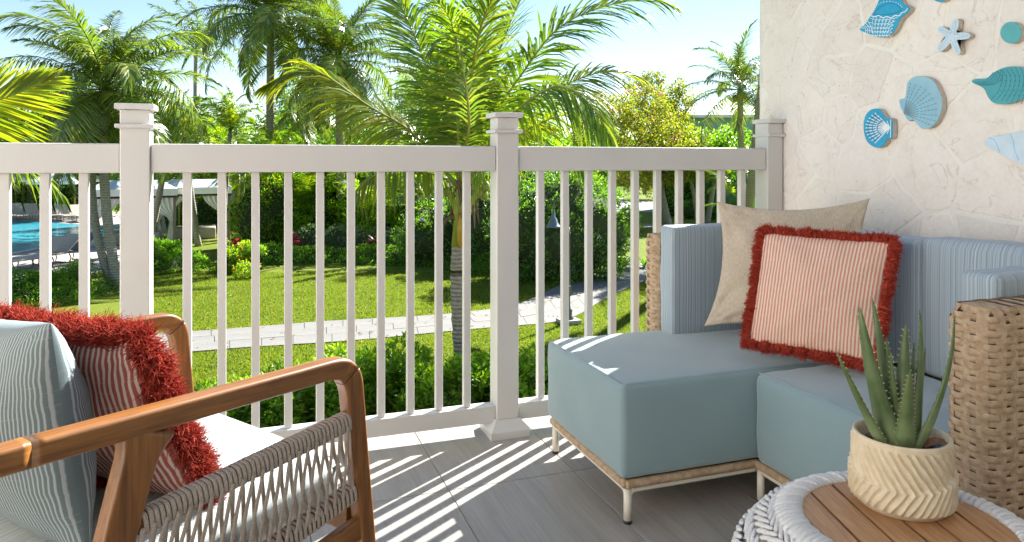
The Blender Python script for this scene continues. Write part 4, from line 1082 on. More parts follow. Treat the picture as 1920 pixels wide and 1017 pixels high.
def flower_mesh(name, P, u, n, size, m):
    i = rng.choice(len(P), n, replace=False); VV = []; FF = []; c = 0
    Pn = np.repeat(P[i]+u[i]*0.05+np.array([0,0,0.03]), 6, axis=0)+rng.normal(size=(n*6, 3))*size*0.5
    D = unit(n*6)+np.array([0,0,0.4]); Ls = size*(0.6+0.6*rng.random(n*6)); return mesh(name, *leaves(Pn, D, unit(n*6)+np.array([0,0,1]), Ls, Ls*0.7), m)
M['hedge'] = leafmat('hedge_leaf', [(0.077, 0.165, 0.026), (0.144, 0.269, 0.038), (0.247, 0.388, 0.058)], 0.48, 0.32, (1.5, 1.8, 0.4), 0.6)
M['bright'] = leafmat('bright_leaf', [(0.092, 0.192, 0.02), (0.167, 0.292, 0.03), (0.283, 0.4, 0.049)], 0.58, 0.4, (1.7, 1.8, 0.35))
M['dark'] = leafmat('dark_leaf', [(0.061, 0.134, 0.03), (0.116, 0.223, 0.045), (0.201, 0.298, 0.062)], 0.42, 0.4)
M['silver'] = leafmat('silver_leaf', [(0.143, 0.2, 0.122), (0.257, 0.329, 0.215), (0.372, 0.443, 0.315)], 0.25, 0.5)
M['olive'] = leafmat('olive_leaf', [(0.11, 0.17, 0.025), (0.20, 0.26, 0.035), (0.34, 0.32, 0.07)], 0.45, 0.45, (1.7, 1.6, 0.4))
M['ti'] = leafmat('ti_leaf', [(0.16, 0.012, 0.03), (0.42, 0.02, 0.07), (0.60, 0.05, 0.10)], 0.45, 0.35, (1.6, 0.7, 0.9))
M['ti_dark'] = leafmat('ti_dark_leaf', [(0.05, 0.012, 0.02), (0.12, 0.02, 0.03), (0.22, 0.05, 0.04)], 0.35, 0.35, (1.6, 0.7, 0.7))
M['yellow'] = leafmat('yellow_petal', [(0.65, 0.42, 0.02), (0.80, 0.58, 0.03), (0.85, 0.68, 0.06)], 0.4, 0.6, (1.1, 1.0, 0.5))
M['purple'] = leafmat('purple_petal', [(0.18, 0.10, 0.45), (0.28, 0.16, 0.60), (0.36, 0.24, 0.66)], 0.3, 0.6, (1.1, 1.0, 1.2))
M['pink'] = leafmat('pink_petal', [(0.50, 0.05, 0.20), (0.62, 0.09, 0.30), (0.72, 0.2, 0.38)], 0.4, 0.6, (1.2, 0.8, 1.0))
M['palm'] = leafmat('palm_leaflet', [(0.088, 0.167, 0.019), (0.16, 0.263, 0.029), (0.303, 0.351, 0.047)], 0.42, 0.30, (1.7, 1.75, 0.30), 0.6)
M['palm_dark'] = leafmat('palm_leaflet_deep', [(0.084, 0.146, 0.029), (0.156, 0.227, 0.042), (0.312, 0.317, 0.073)], 0.32, 0.27, (1.6, 1.8, 0.4), 0.7)
M['palm_yel'] = leafmat('palm_leaflet_gold', [(0.12, 0.185, 0.018), (0.20, 0.26, 0.026), (0.34, 0.32, 0.045)], 0.5, 0.30, (1.6, 1.55, 0.30), 0.6)
M['rachis'] = simple('rachis', (0.24, 0.26, 0.04), (0.38, 0.36, 0.07), 0.45, 8)
M['twig'] = simple('twig', (0.12, 0.09, 0.06), (0.20, 0.16, 0.11), 0.9, 20)
def barkmat(name, c1, c2, ring=14):
    m, nt, b = newmat(name); b.inputs['Roughness'].default_value = 0.95; mp = mapping(nt)
    w = N(nt, 'TexWave', wave_type='BANDS', bands_direction='Z', i_Scale=ring*0.16, i_Distortion=2.2); w.inputs['Detail'].default_value = 3; w.inputs['Detail Scale'].default_value = 2.0; nt.links.new(mp, w.inputs[0])
    n1 = N(nt, 'TexNoise', i_Scale=18, i_Detail=6); nt.links.new(mp, n1.inputs[0])
    c = mixc(nt, 0.5, ramp(nt, w.outputs[0], [(0.1, c1), (0.5, c2)]), ramp(nt, n1.outputs[0], [(0.3, c1), (0.7, c2)]))
    nt.links.new(c, b.inputs['Base Color']); a = N(nt, 'Math', operation='ADD'); nt.links.new(w.outputs[0], a.inputs[0]); nt.links.new(n1.outputs[0], a.inputs[1]); bump(nt, b, a.outputs[0], 0.02, 0.8); return m
M['bark'] = barkmat('palm_bark', (0.20, 0.165, 0.13), (0.50, 0.44, 0.36), 34)
M['bark_pale'] = barkmat('pale_bark', (0.20, 0.18, 0.15), (0.40, 0.37, 0.32), 30)
M['fibre'] = simple('palm_fibre', (0.10, 0.065, 0.04), (0.24, 0.17, 0.11), 0.95, 30, bsc=60, bd=0.01, bs=0.8, anis=(4, 4, 0.6))
M['sheath'] = simple('palm_sheath', (0.50, 0.26, 0.03), (0.62, 0.42, 0.05), 0.45, 6)
M['petiole'] = simple('palm_petiole', (0.22, 0.26, 0.03), (0.36, 0.38, 0.05), 0.4, 6)
M['coconut'] = simple('coconut', (0.16, 0.20, 0.03), (0.30, 0.30, 0.06), 0.45, 12)

def frond_data(P, Lmax, nl=70, start=0.14, width=0.045, hang=0.35, vee=0.25, sweepa=0.55, twist=0.0, seed=0, rough=0.12, segs=3, side=(1, -1), brk=0.0):
    """leaflets along the rachis curve P (list of Vector)"""
    r = np.random.default_rng(seed); P = np.array([tuple(p) for p in P]); n = len(P)
    d = np.r_[0, np.cumsum(np.linalg.norm(np.diff(P, axis=0), axis=1))]; T = d[-1]
    V = []; F = []
    for sg in side:
        for i in range(nl):
            s = start+(1-start)*(i+r.uniform(-0.3, 0.3))/nl; s = min(max(s, 0.02), 0.999); x = s*T
            p = np.array([np.interp(x, d, P[:, k]) for k in range(3)]); p2 = np.array([np.interp(min(T, x+0.02*T), d, P[:, k]) for k in range(3)]); p1 = np.array([np.interp(max(0, x-0.02*T), d, P[:, k]) for k in range(3)])
            t = p2-p1; t /= np.linalg.norm(t)+1e-9; sd = np.cross(t, (0, 0, 1)); ln = np.linalg.norm(sd); sd = sd/ln if ln > 0.15 else np.array((1.0, 0.2, 0)); sd /= np.linalg.norm(sd); u = np.cross(sd, t)
            if twist: sd, u = sd*math.cos(twist)+u*math.sin(twist), u*math.cos(twist)-sd*math.sin(twist)
            q = max(0.0, (s-start)/(1-start)); prof = (math.sin(math.pi*min(1, (q*0.82+0.16)))**0.55)*(1-0.35*q)
            if r.random() < brk: continue
            l = Lmax*prof*r.uniform(0.88, 1.08); fw = sweepa+0.75*q**1.5+r.normal(0, rough*0.6)
            dr = sd*sg*math.cos(fw)+t*math.sin(fw)+u*(vee+r.normal(0, rough)); dr /= np.linalg.norm(dr)
            wd = width*(0.7+0.3*prof)*r.uniform(0.8, 1.1); hg = hang*l*r.uniform(0.6, 1.5); nrm = np.cross(dr, sd*0.2+t); nrm /= np.linalg.norm(nrm)+1e-9
            ws = np.cross(nrm, dr); n0 = len(V)
            for j in range(segs+1):
                w = j/segs; c = p+dr*l*w*(1-0.10*hang*w)+np.array((0, 0, -1))*hg*w*w; ww = wd*(0.55, 1.0, 0.8, 0.0)[j] if segs == 3 else wd*(0.7, 1.0, 0.0)[j]
                if j == segs: V.append(c)
                else: V.append(c-ws*ww/2); V.append(c+ws*ww/2)
            for j in range(segs-1): F.append((n0+2*j, n0+2*j+1, n0+2*j+3)); F.append((n0+2*j, n0+2*j+3, n0+2*j+2))
            F.append((n0+2*segs-2, n0+2*segs-1, n0+2*segs))
    return np.array(V), np.array(F, dtype=np.int32)
def frond(parent, P, Lmax, m, r0=0.022, name='frond', origin=None, **kw):
    P = [Vector(p) for p in P]; P = [Vector(p) for p in catmull([tuple(p) for p in P], 6)]; o0 = origin or Vector((0, 0, 0))
    V, F = frond_data(P, Lmax, **kw); V = V-np.array(o0)
    o = obj(name, V, F, m, parent)
    v, f = sweep([p-o0 for p in P], lambda i, n: [(a, b*0.7) for a, b in circ(r0*(1-0.85*i/(n-1)), 5)]); obj('midrib', v, f, M['rachis'], o, True)
    return o
def variant(length, droop, Lmax, nl, seed, segs=2, hang=0.35, width=0.05, m=None, rise=0.6, **kw):
    """frond mesh in local space: leaves +X, rising at angle `rise` then arching by `droop`"""
    P = []; x = z = 0.0; n = 9; a = rise
    for i in range(n+1): P.append(Vector((x, 0.10*length*math.sin(seed+i*0.25)*(i/n)**2, z))); x += math.cos(a)*length/n; z += math.sin(a)*length/n; a -= droop/n*(0.5+i/n)
    V, F = frond_data(P, Lmax, nl=nl, seed=seed, segs=segs, hang=hang, width=width, **kw)
    v, f = sweep(P, lambda i, k: circ(0.03*length/4*(1-0.85*i/(k-1)), 3)); n0 = len(V); f2 = [tuple(i+n0 for i in q) for q in f if len(q) == 4]
    F3 = [(q[0], q[1], q[2]) for q in f2]+[(q[0], q[2], q[3]) for q in f2]
    V = np.vstack([V, np.array([tuple(p) for p in v])]); F = np.vstack([F, np.array(F3, dtype=np.int32)])
    return mesh('frond', V, F, m)
def palm(label, base, crown, r0, r1, fronds, nf, mk='dark', scale=1.0, group='palms of the garden behind the railing', elev=(-0.5, 1.1), seed=0, bark='bark_pale', bow=0.0, coco=0, name='palm_tree', cat='palm tree', skirt=0):
    rr = random.Random(seed); base = Vector(base); crown = Vector(crown); e = empty(name, base, 0, label, cat, group)
    m_ = (base+crown)/2+Vector((bow, 0, -0.1)); P = [base*(1-t)**2+m_*2*t*(1-t)+crown*t*t-base for t in np.linspace(0, 1, 14)]
    v, f = sweep(P, lambda i, n: circ(r0*(1.25 if i == 0 else 1)+(r1-r0)*i/(n-1)+0.008*(i % 2), 9)); obj('trunk', v, f, M[bark], e, True)
    top = crown-base
    for i in range(nf):
        t = (i+0.5)/nf; el = elev[0]+(elev[1]-elev[0])*t**0.8; az = i*2.39996+rr.uniform(-0.25, 0.25)
        me = fronds[rr.randrange(len(fronds))]; sc = scale*rr.uniform(0.85, 1.1)
        link('frond', me, e, loc=top+Vector((0, 0, 0.12*t*scale)), rot=(rr.uniform(-0.3, 0.3), -el+0.55, az), scale=(sc, sc, sc))
    for i in range(coco):
        a = i*1.3; bm = bmesh.new(); bmesh.ops.create_icosphere(bm, subdivisions=2, radius=0.11); bmesh.ops.scale(bm, vec=(1, 1, 1.25), verts=bm.verts)
        bmobj('coconut', bm, M['coconut'], e, True, loc=top+Vector((0.17*math.cos(a), 0.17*math.sin(a), -0.18-0.05*(i % 3))))
    return e
FV = {}
FV['coco'] = [variant(3.2, d, 0.85, 72, s, m=M['palm_dark'], hang=h, width=0.044, rise=0.7) for d, s, h in ((1.5, 1, 0.5), (1.9, 2, 0.7), (1.2, 3, 0.45), (1.7, 4, 0.9))]
FV['bright'] = [variant(2.2, d, 0.62, 44, s, m=M['palm'], hang=0.35, width=0.045, rise=1.0) for d, s in ((1.6, 5), (2.1, 6), (1.2, 7))]
FV['royal'] = [variant(2.6, d, 0.55, 75, s, m=M['palm_dark'], hang=0.5, width=0.036, rise=0.9, rough=0.4) for d, s in ((1.8, 8), (2.3, 9), (1.3, 10))]

# ------------------------------------------------------------------ far and middle palms
palm('big shaggy palm with drooping fronds rising behind the left capped post', ong(222, 545), at(198, 172, 18.5), 0.12, 0.10, FV['coco'], 44, scale=0.94, elev=(-0.9, 1.3), seed=1, bow=-0.3, coco=5)
palm('palm with slender leaning trunk beside the left post, low crown behind the shaggy palm', ong(213, 545), at(172, 300, 18.6), 0.10, 0.09, FV['coco'], 16, scale=0.62, elev=(-0.2, 1.2), seed=2, bow=-0.3)
palm('small distant palm with thin pale trunk between the two large left palms', ong(364, 428), at(367, 100, 36), 0.13, 0.09, FV['royal'], 18, scale=1.15, elev=(-0.5, 1.3), seed=3)
palm('tall palm with wide dark crown cut by the top edge, left of centre', ong(505, 455), at(508, 38, 26), 0.17, 0.13, FV['coco'], 42, scale=1.12, elev=(-0.9, 1.3), seed=4)
palm('dark full-crowned palm standing right of the tall one, left of centre', ong(640, 460), at(636, 118, 25), 0.17, 0.13, FV['coco'], 44, scale=1.0, elev=(-1.0, 1.3), seed=5)
palm('upright palm with red coconuts next to the end of the stone wall', ong(1392, 420), at(1388, 170, 26), 0.15, 0.10, FV['coco'], 24, scale=0.75, elev=(-0.7, 1.4), seed=6, coco=4)
palm('leaning pale trunk palm behind the second baluster right of the left post', ong(372, 462), at(345, 262, 26), 0.11, 0.09, FV['bright'], 14, scale=0.9, elev=(-0.2, 1.2), seed=7)
palm('short palm with a slanting trunk in front of the left white cabana', ong(278, 470), at(318, 262, 24), 0.11, 0.09, FV['bright'], 14, scale=0.85, elev=(-0.3, 1.2), seed=8)
palm('thin double-stem palm beside the yellow flowering shrub', ong(414, 455), at(432, 250, 27), 0.10, 0.08, FV['bright'], 16, scale=0.9, elev=(-0.1, 1.3), seed=9)
palm('dim palm low in the background, just right of the first white cabana', ong(592, 450), at(575, 225, 28), 0.13, 0.10, FV['coco'], 20, scale=0.62, elev=(-0.6, 1.2), seed=10)
palm('small palm showing between the centre palm and its left arching frond', ong(745, 440), at(790, 205, 32), 0.12, 0.10, FV['bright'], 20, scale=1.0, elev=(-0.3, 1.3), seed=12)
# rough trunk right beside the wall end
t0 = ong(1409, 440); t1 = at(1408, -30, t0.x*ST+t0.y*CT)
palm('thick rough grey palm trunk partly hidden by the stone wall edge, crown above the photo', ong(1397, 450), at(1462, -120, 20.3), 0.17, 0.15, FV['coco'], 22, scale=1.0, elev=(-0.1, 1.2), seed=13, bark='bark_pale')
# clumps of arching areca palms
def areca(label, px, py, D, h, n, seed, sc=1.0, mk='bright'):
    rr = random.Random(seed); c = at(px, py, D); e = empty('areca_palm', (c.x, c.y, G2), 0, label, 'palm clump', 'areca palm clumps behind the railing')
    for i in range(n):
        a = i*2.4+rr.uniform(-.3, .3); q = rr.random()**0.5; r = 1.2*q*sc; st = Vector((r*math.cos(a)*0.5, r*math.sin(a)*0.5, 0)); tz = h*rr.uniform(0.25, 0.85)
        me = FV[mk][rr.randrange(3)]; s_ = sc*rr.uniform(0.75, 1.05)
        link('frond', me, e, loc=st+Vector((0.3*math.cos(a)*q, 0.3*math.sin(a)*q, tz)), rot=(rr.uniform(-.3, .3), -rr.uniform(0.3, 1.2)+0.75, a), scale=(s_,)*3)
    for i in range(5):
        a = i*1.3; tube('stem', [(0.3*math.cos(a), 0.3*math.sin(a), 0), (0.45*math.cos(a), 0.45*math.sin(a), h*0.6)], 0.035, M['petiole'], e, k=6)
areca('bright areca palm clump directly left of the left railing post', 150, 260, 44, 5.6, 34, 1, 2.1)
areca('bright areca palm clump just right of the left railing post', 330, 245, 33, 4.4, 34, 2, 1.55)
areca('fullest sunlit areca palm clump, below the tall dark palm left of centre', 440, 240, 33.5, 4.8, 38, 3, 1.6)
areca('areca palm clump whose top shows under the left arching frond of the centre palm', 560, 290, 27, 3.6, 26, 4, 1.1)
areca('areca palm clump in the gap under the arching frond, left of the centre palm stem', 700, 270, 26, 3.6, 28, 5, 1.0)
areca('low broad areca clump beyond the hedge at the far left edge', 40, 300, 47, 5.0, 30, 6, 2.0)
areca('areca clump half hidden behind the centre palm stem', 850, 270, 25, 3.6, 24, 7, 1.0)
areca('areca palm clump right of the flowering tree, below the small blue house', 1405, 290, 30, 3.8, 24, 8, 0.9)

# ------------------------------------------------------------------ the near palm in front of the railing
nb = ong(868, 735); ND = nb.x*ST+nb.y*CT
near_p = empty('coconut_palm', nb, 0, 'large coconut palm close behind the middle of the railing, long arching sunlit fronds', 'palm tree')
ctr = at(866, 378, ND); P = [nb+(at(x, y, ND)-nb) for x, y in ((868, 735), (862, 640), (858, 560), (857, 500), (860, 455))]
P = [Vector(p)-nb for p in catmull([tuple(p) for p in P], 8)]
v, f = sweep(P, lambda i, n: circ((0.125 if i == 0 else 0.098)-0.012*i/n+0.009*(i % 3 == 0)-0.004*(i % 3 == 1), 16)); obj('trunk', v, f, M['bark'], near_p, True)
def npt(x, y, dd=0.0): return at(x, y, ND+dd)-nb
# sheaths, petioles and fibres below the crown
def blade(name, pts, w0, w1, m, th=0.35):
    P = catmull([tuple(p) for p in pts], 6); v, f = sweep(P, lambda i, n: [(a*(w0+(w1-w0)*(i/(n-1))), b*(w0+(w1-w0)*(i/(n-1)))*th) for a, b in circ(0.5, 8)], up=(0, -1, 0.01)); obj(name, v, f, m, near_p, True)
blade('leaf_sheath', [npt(869, 462, -.05), npt(867, 430, -.14), npt(870, 395, -.12)], 0.17, 0.13, M['sheath'], 0.5)
tube('crown_shaft', [npt(860, 462), npt(864, 400), npt(868, 330), npt(868, 280)], 0.105, M['petiole'], near_p, r1=0.06, k=10)
rr = random.Random(3)
for i in range(16):
    x0 = rr.uniform(842, 888); y0 = rr.uniform(330, 420); dx = rr.uniform(-32, 34); dd = rr.uniform(-0.2, 0.1)
    blade('fibre_sheath', [npt(862+rr.uniform(-8, 12), y0, dd), npt(x0+dx*0.5, y0+8, dd), npt(x0+dx*0.9, y0+40+rr.uniform(0, 20), dd)], 0.09, 0.015, M['fibre'], 0.25)
blade('leaf_stem', [npt(864, 440, -.1), npt(853, 390, -.16), npt(836, 355, -.2)], 0.09, 0.05, M['petiole'], 0.5)
blade('leaf_stem', [npt(870, 430, -.1), npt(885, 380, -.16), npt(905, 330, -.2)], 0.08, 0.05, M['petiole'], 0.5)
for i, (x, y) in enumerate(((903, 352), (908, 366), (899, 362), (911, 350), (838, 360))):
    bm = bmesh.new(); bmesh.ops.create_icosphere(bm, subdivisions=2, radius=0.055); bmesh.ops.scale(bm, vec=(1, 1, 1.4), verts=bm.verts); bmobj('coconut', bm, M['coconut'], near_p, True, loc=npt(x, y, -0.1-0.02*i))
NF = [ # points (px, py, depth offset), leaflet length, kwargs
 ([(862,360,0),(780,255,-.2),(690,198,-.4),(610,142,-.5),(560,132,-.5),(490,165,-.5)], 1.0, dict(m='palm_yel', hang=0.45, vee=0.0, nl=115, width=0.036, sweepa=0.75, twist=0.7)),
 ([(862,350,0),(835,230,.1),(795,110,.2),(750,10,.4),(700,-60,.5)], 1.1, dict(hang=0.35, nl=110, vee=0.15, width=0.04, twist=0.6)),
 ([(866,350,0),(858,240,-.3),(858,130,-.5),(845,40,-.8),(800,-20,-1.3)], 0.95, dict(hang=0.4, nl=110, vee=0.1, width=0.036)),
 ([(868,350,0),(905,250,.1),(985,130,.2),(1040,60,.2),(1110,20,.2),(1210,-2,.2),(1262,10,.2)], 1.2, dict(hang=0.4, nl=125, vee=0.1, width=0.042, twist=-0.6)),
 ([(870,360,0),(935,245,-.6),(985,195,-.9),(1040,163,-1.1),(1090,180,-1.3),(1125,222,-1.4),(1148,268,-1.5)], 0.95, dict(m='palm', hang=0.7, nl=130, vee=0.0, width=0.03, twist=-0.6)),
 ([(870,350,0),(960,230,.5),(1060,160,.8),(1140,135,1.0),(1210,150,1.2)], 1.0, dict(m='palm_yel', hang=0.4, nl=105, vee=0.1, width=0.036, twist=-0.7)),
 ([(866,345,0),(900,200,.3),(950,60,.8),(1000,-60,1.3)], 1.15, dict(hang=0.3, nl=105, vee=0.2, width=0.042, twist=0.3)),
 ([(866,345,0),(880,180,-.4),(905,40,-1.0),(960,-60,-1.6)], 1.15, dict(hang=0.4, nl=105, vee=0.1, width=0.042, m='palm_dark', twist=-0.3)),
 ([(862,345,0),(850,200,.5),(820,60,1.2),(800,-60,1.8)], 1.0, dict(hang=0.5, nl=75, vee=0.1, width=0.036, m='palm_dark')),
 ([(864,350,0),(800,290,.8),(740,265,1.4),(680,275,2.0),(640,310,2.4)], 0.8, dict(hang=0.7, nl=70, vee=0.0, width=0.034, m='palm')),
 ([(868,350,0),(930,300,.9),(1000,270,1.6),(1060,285,2.2),(1100,330,2.4)], 0.8, dict(hang=0.8, nl=70, vee=0.0, width=0.034, m='palm')),
 ([(866,345,0),(915,220,1.1),(960,130,2.2),(1000,90,3.0)], 1.0, dict(hang=0.6, nl=70, vee=0.1, width=0.036, m='palm_dark')),
 ([(864,345,0),(830,260,1.0),(800,190,1.9),(770,160,2.7)], 0.9, dict(hang=0.6, nl=70, vee=0.1, width=0.036, m='palm')),
 ([(864,345,0),(862,300,-1.0),(880,235,-1.5),(860,90,-1.6),(825,75,-1.7),(805,105,-1.8)], 0.62, dict(hang=0.5, nl=60, vee=0.1, width=0.03, m='palm_dark')),
 ([(864,352,0),(820,330,-.4),(760,318,-.8),(700,330,-1.2),(660,370,-1.5)], 0.6, dict(hang=0.9, nl=55, vee=0.0, width=0.03, m='palm_yel')),
 ([(866,340,0),(875,200,.2),(885,60,.4),(880,-80,.8)], 1.0, dict(hang=0.3, nl=80, vee=0.3, width=0.036, m='palm')),
 ([(868,345,0),(940,280,-.3),(1010,232,-.5),(1080,215,-.7),(1150,240,-.8)], 0.7, dict(hang=0.55, nl=70, vee=0.15, width=0.03, m='palm_yel')),
]
for i, (pts_, Lm, kw) in enumerate(NF):
    kw = dict(kw); mm = M[kw.pop('m', 'palm')]; frond(near_p, [npt(*q) for q in pts_], Lm, mm, r0=0.028, seed=100+i, **kw)
# palm whose fronds reach in from the left edge
lb = ong(-330, 900); LD = 6.2; lb = at(-420, 303, LD); lb.z = G2
lp_ = empty('coconut_palm', lb, 0, 'palm outside the left edge whose yellow-green fronds hang into the photo', 'palm tree')
lpt = lambda x, y, d=0: at(x, y, LD+d)-lb
tube('trunk', [Vector((0, 0, 0)), lpt(-425, 500), lpt(-410, 330)], 0.13, M['bark'], lp_, r1=0.10, k=10)
frond(lp_, [lpt(-410, 330), lpt(-250, 260), lpt(-90, 210), lpt(0, 187), lpt(60, 165), lpt(104, 146)], 0.90, M['palm_yel'], nl=120, width=0.030, hang=0.12, vee=0.1, sweepa=0.6, seed=201, r0=0.014, rough=0.05, twist=1.25)
frond(lp_, [lpt(-410, 330, .3), lpt(-200, 290, 1.0), lpt(-60, 290, 1.6), lpt(60, 320, 2.2), lpt(125, 372, 2.4)], 0.62, M['palm_dark'], nl=70, width=0.03, hang=0.6, vee=0.0, seed=202)
frond(lp_, [lpt(-410, 330), lpt(-300, 150), lpt(-180, 40), lpt(-90, 20)], 0.7, M['palm'], nl=70, width=0.03, hang=0.4, vee=0.1, seed=203)
frond(lp_, [lpt(-410, 330), lpt(-560, 180), lpt(-700, 160), lpt(-800, 230)], 0.7, M['palm'], nl=60, width=0.03, hang=0.5, seed=204)
frond(lp_, [lpt(-410, 330), lpt(-500, 380, -.4), lpt(-600, 460, -.8)], 0.7, M['palm'], nl=50, width=0.03, hang=0.6, seed=205)
# ================================================================== HEDGES, SHRUBS, FLOWERS
def gd(px, py): p = ong(px, py); return p
def hedge(label, pts, h, w, leaf, m, dens=900, flowers=None, cr=0.11, group=None, name='hedge', cat='hedge', up=0.4, aspect=0.5, jag=0.12):
    """leafy hedge that follows measured ground points (front foot line)"""
    P = [Vector(p) for p in catmull([tuple(gd(*q)) for q in pts], 5)]; o0 = P[len(P)//2].copy(); e = empty(name, o0, 0, label, cat, group)
    L_ = [0]
    for a, b in zip(P, P[1:]): L_.append(L_[-1]+(b-a).length)
    T = L_[-1]; n = int(dens*T*(h*1.4+w)); nc = max(20, int(T*(2*h+w)/(cr*cr*1.6)))
    A = np.array([tuple(p) for p in P])
    def place(s, back, z):
        x = s*T; p = np.stack([np.interp(x, L_, A[:, k]) for k in range(3)], 1); p2 = np.stack([np.interp(np.minimum(T, x+0.1), L_, A[:, k]) for k in range(3)], 1); p1 = np.stack([np.interp(np.maximum(0, x-0.1), L_, A[:, k]) for k in range(3)], 1)
        t = p2-p1; t /= np.linalg.norm(t, axis=1)[:, None]+1e-9; nn = np.stack([-t[:,1], t[:,0], 0*t[:,0]], 1)
        nn *= np.sign((nn*p).sum(1))[:, None]
        q = p+nn*back[:, None]; q[:, 2] = G2+z; return q, -nn
    s = rng.random(nc); k = rng.random(nc); hv = h*(1+jag*np.sin(s*T*1.7+1)+jag*0.7*np.sin(s*T*4.3))
    sel = rng.random(nc); zf = rng.random(nc); back = np.where(sel < 0.68, w*0.75*zf**1.6+rng.random(nc)*0.10*w, w*(0.6+0.4*rng.random(nc))); z = np.where(sel < 0.68, zf*hv, hv*(0.92+0.1*rng.random(nc)))
    back = back+0.22*h*np.sin(s*T*2.3+zf*5)*np.sin(zf*7+s*T*0.9)*(h > 1)
    c, nf = place(s, back, z); idx = rng.integers(0, nc, n); u = unit(n); Pp = c[idx]+u*cr*(0.5+0.6*rng.random((n, 1)))
    Pp[:, 2] = np.maximum(Pp[:, 2], G2+0.02)
    D = u*0.7+unit(n)*0.6+nf[idx]*0.35+np.array([0, 0, up]); NR = u*0.5+unit(n)*0.6+np.array([0, 0, 0.7]); Ls = leaf*(0.6+0.8*rng.random(n))
    V, F = leaves(Pp-np.array(o0), D, NR, Ls, Ls*aspect); obj('foliage', V, F, m, e)
    # woody dark inner mass
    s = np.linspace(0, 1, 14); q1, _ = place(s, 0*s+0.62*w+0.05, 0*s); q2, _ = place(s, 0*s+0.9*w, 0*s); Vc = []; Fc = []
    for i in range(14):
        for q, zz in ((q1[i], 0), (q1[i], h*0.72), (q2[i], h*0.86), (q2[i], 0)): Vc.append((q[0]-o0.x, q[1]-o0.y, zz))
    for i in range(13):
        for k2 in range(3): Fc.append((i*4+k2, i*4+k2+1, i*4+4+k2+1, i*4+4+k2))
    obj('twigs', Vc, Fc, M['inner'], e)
    if flowers:
        for (fm, nfw, fs) in flowers: link('blossom', flower_mesh('blossom', Pp-np.array(o0), u+nf[idx], nfw, fs, fm), e)['kind'] = 'stuff'
    return e
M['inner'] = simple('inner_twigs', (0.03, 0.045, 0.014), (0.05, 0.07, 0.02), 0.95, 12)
hedge('low clipped hedge in a long curve behind the middle lawn', [(478,497),(560,497),(640,497),(720,498),(800,502),(870,512),(930,521),(1000,527),(1052,523)], 0.42, 0.9, 0.055, M['hedge'], 1300)
hedge('dark rounded hedge below the pool loungers at the far left', [(-40,592),(30,584),(100,576),(150,566),(200,553),(228,545)], 0.62, 1.2, 0.055, M['hedge'], 1300)
hedge('glossy sunlit hedge in front of the white cabana', [(276,520),(330,514),(370,508),(400,500)], 0.75, 1.4, 0.065, M['hedge'], 1100)
hedge('hedge with bright young leaves left of the low curved hedge', [(398,508),(440,516),(476,512)], 0.60, 1.2, 0.07, M['bright'], 900, flowers=[(M['yellow'], 40, 0.06)])
hedge('tall dense bright-green hedge across the back of the middle lawn', [(540,480),(600,478),(680,478),(760,478),(850,480),(960,486)], 2.3, 2.6, 0.10, M['bright'], 760, cr=0.24, jag=0.14)
hedge('tall dark shrub row behind the red plants, under the areca palms', [(432,468),(470,470),(510,473),(560,476)], 2.4, 2.4, 0.10, M['bright'], 650, cr=0.24)
hedge('high shadowed screen of bushes far behind the cabanas', [(230,425),(340,424),(450,424),(560,425),(700,428),(820,430),(960,432)], 4.6, 2.5, 0.20, M['dark'], 90, cr=0.5, jag=0.15)
hedge('dense green screen behind the pool terrace at far left', [(-120,398),(-20,398),(80,397),(180,396),(240,396)], 4.2, 3, 0.22, M['hedge'], 80, cr=0.5, jag=0.2)
hedge('distant tree line beyond the road on the right', [(1080,352),(1200,349),(1330,349),(1460,350)], 4.6, 6, 0.45, M['hedge'], 22, cr=1.2, jag=0.25, leaf_=0) if False else hedge('distant tree line beyond the road on the right', [(1080,352),(1200,349),(1330,349),(1460,350)], 4.6, 6, 0.42, M['hedge'], 24, cr=1.1, jag=0.25)
hedge('far dark green tree line along the horizon behind the middle palms', [(-200,345),(200,344),(600,344),(1000,345),(1500,346)], 6.0, 8, 0.9, M['dark'], 7, cr=1.8, jag=0.2)
hedge('low purple-leaved border beside the lawn right of the flowering mound', [(1140,432),(1180,436),(1212,434)], 0.55, 1.2, 0.09, M['olive'], 600, flowers=[(M['pink'], 60, 0.07)])
hedge('short clipped hedge along the pale road on the right', [(1096,372),(1130,373),(1168,370)], 0.9, 1.5, 0.14, M['hedge'], 260, cr=0.25)

def shrub(label, px, py, size, n, leaf, m, group=None, clump=70, cr=0.16, flowers=None, pts=4, name='shrub', cat='shrub', up=0.5, aspect=0.5, core=True, zoff=0.0):
    p = gd(px, py); e = empty(name, p+Vector((0, 0, zoff)), rng.random()*0.5, label, cat, group)
    me, (P, u) = bush_mesh('foliage', size, n, leaf, m, clump, cr, pts=pts, up=up, aspect=aspect); link('foliage', me, e)
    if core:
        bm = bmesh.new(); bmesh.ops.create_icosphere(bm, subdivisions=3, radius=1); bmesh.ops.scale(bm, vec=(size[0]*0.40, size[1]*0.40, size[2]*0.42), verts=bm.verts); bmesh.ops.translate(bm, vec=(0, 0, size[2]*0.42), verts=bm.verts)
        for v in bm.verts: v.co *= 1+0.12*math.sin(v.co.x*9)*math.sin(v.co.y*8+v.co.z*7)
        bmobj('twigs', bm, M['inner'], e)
    if flowers:
        for fm, nfw, fs in flowers: link('blossom', flower_mesh('blossom', P, u, nfw, fs, fm), e)['kind'] = 'stuff'
    return e
shrub('big rounded mound of bougainvillea with dark leaves behind the third railing bay', 1058, 520, (4.4, 3.2, 3.0), 26000, 0.085, M['dark'], clump=330, cr=0.22, flowers=[(M['pink'], 70, 0.05), (M['purple'], 30, 0.05)])
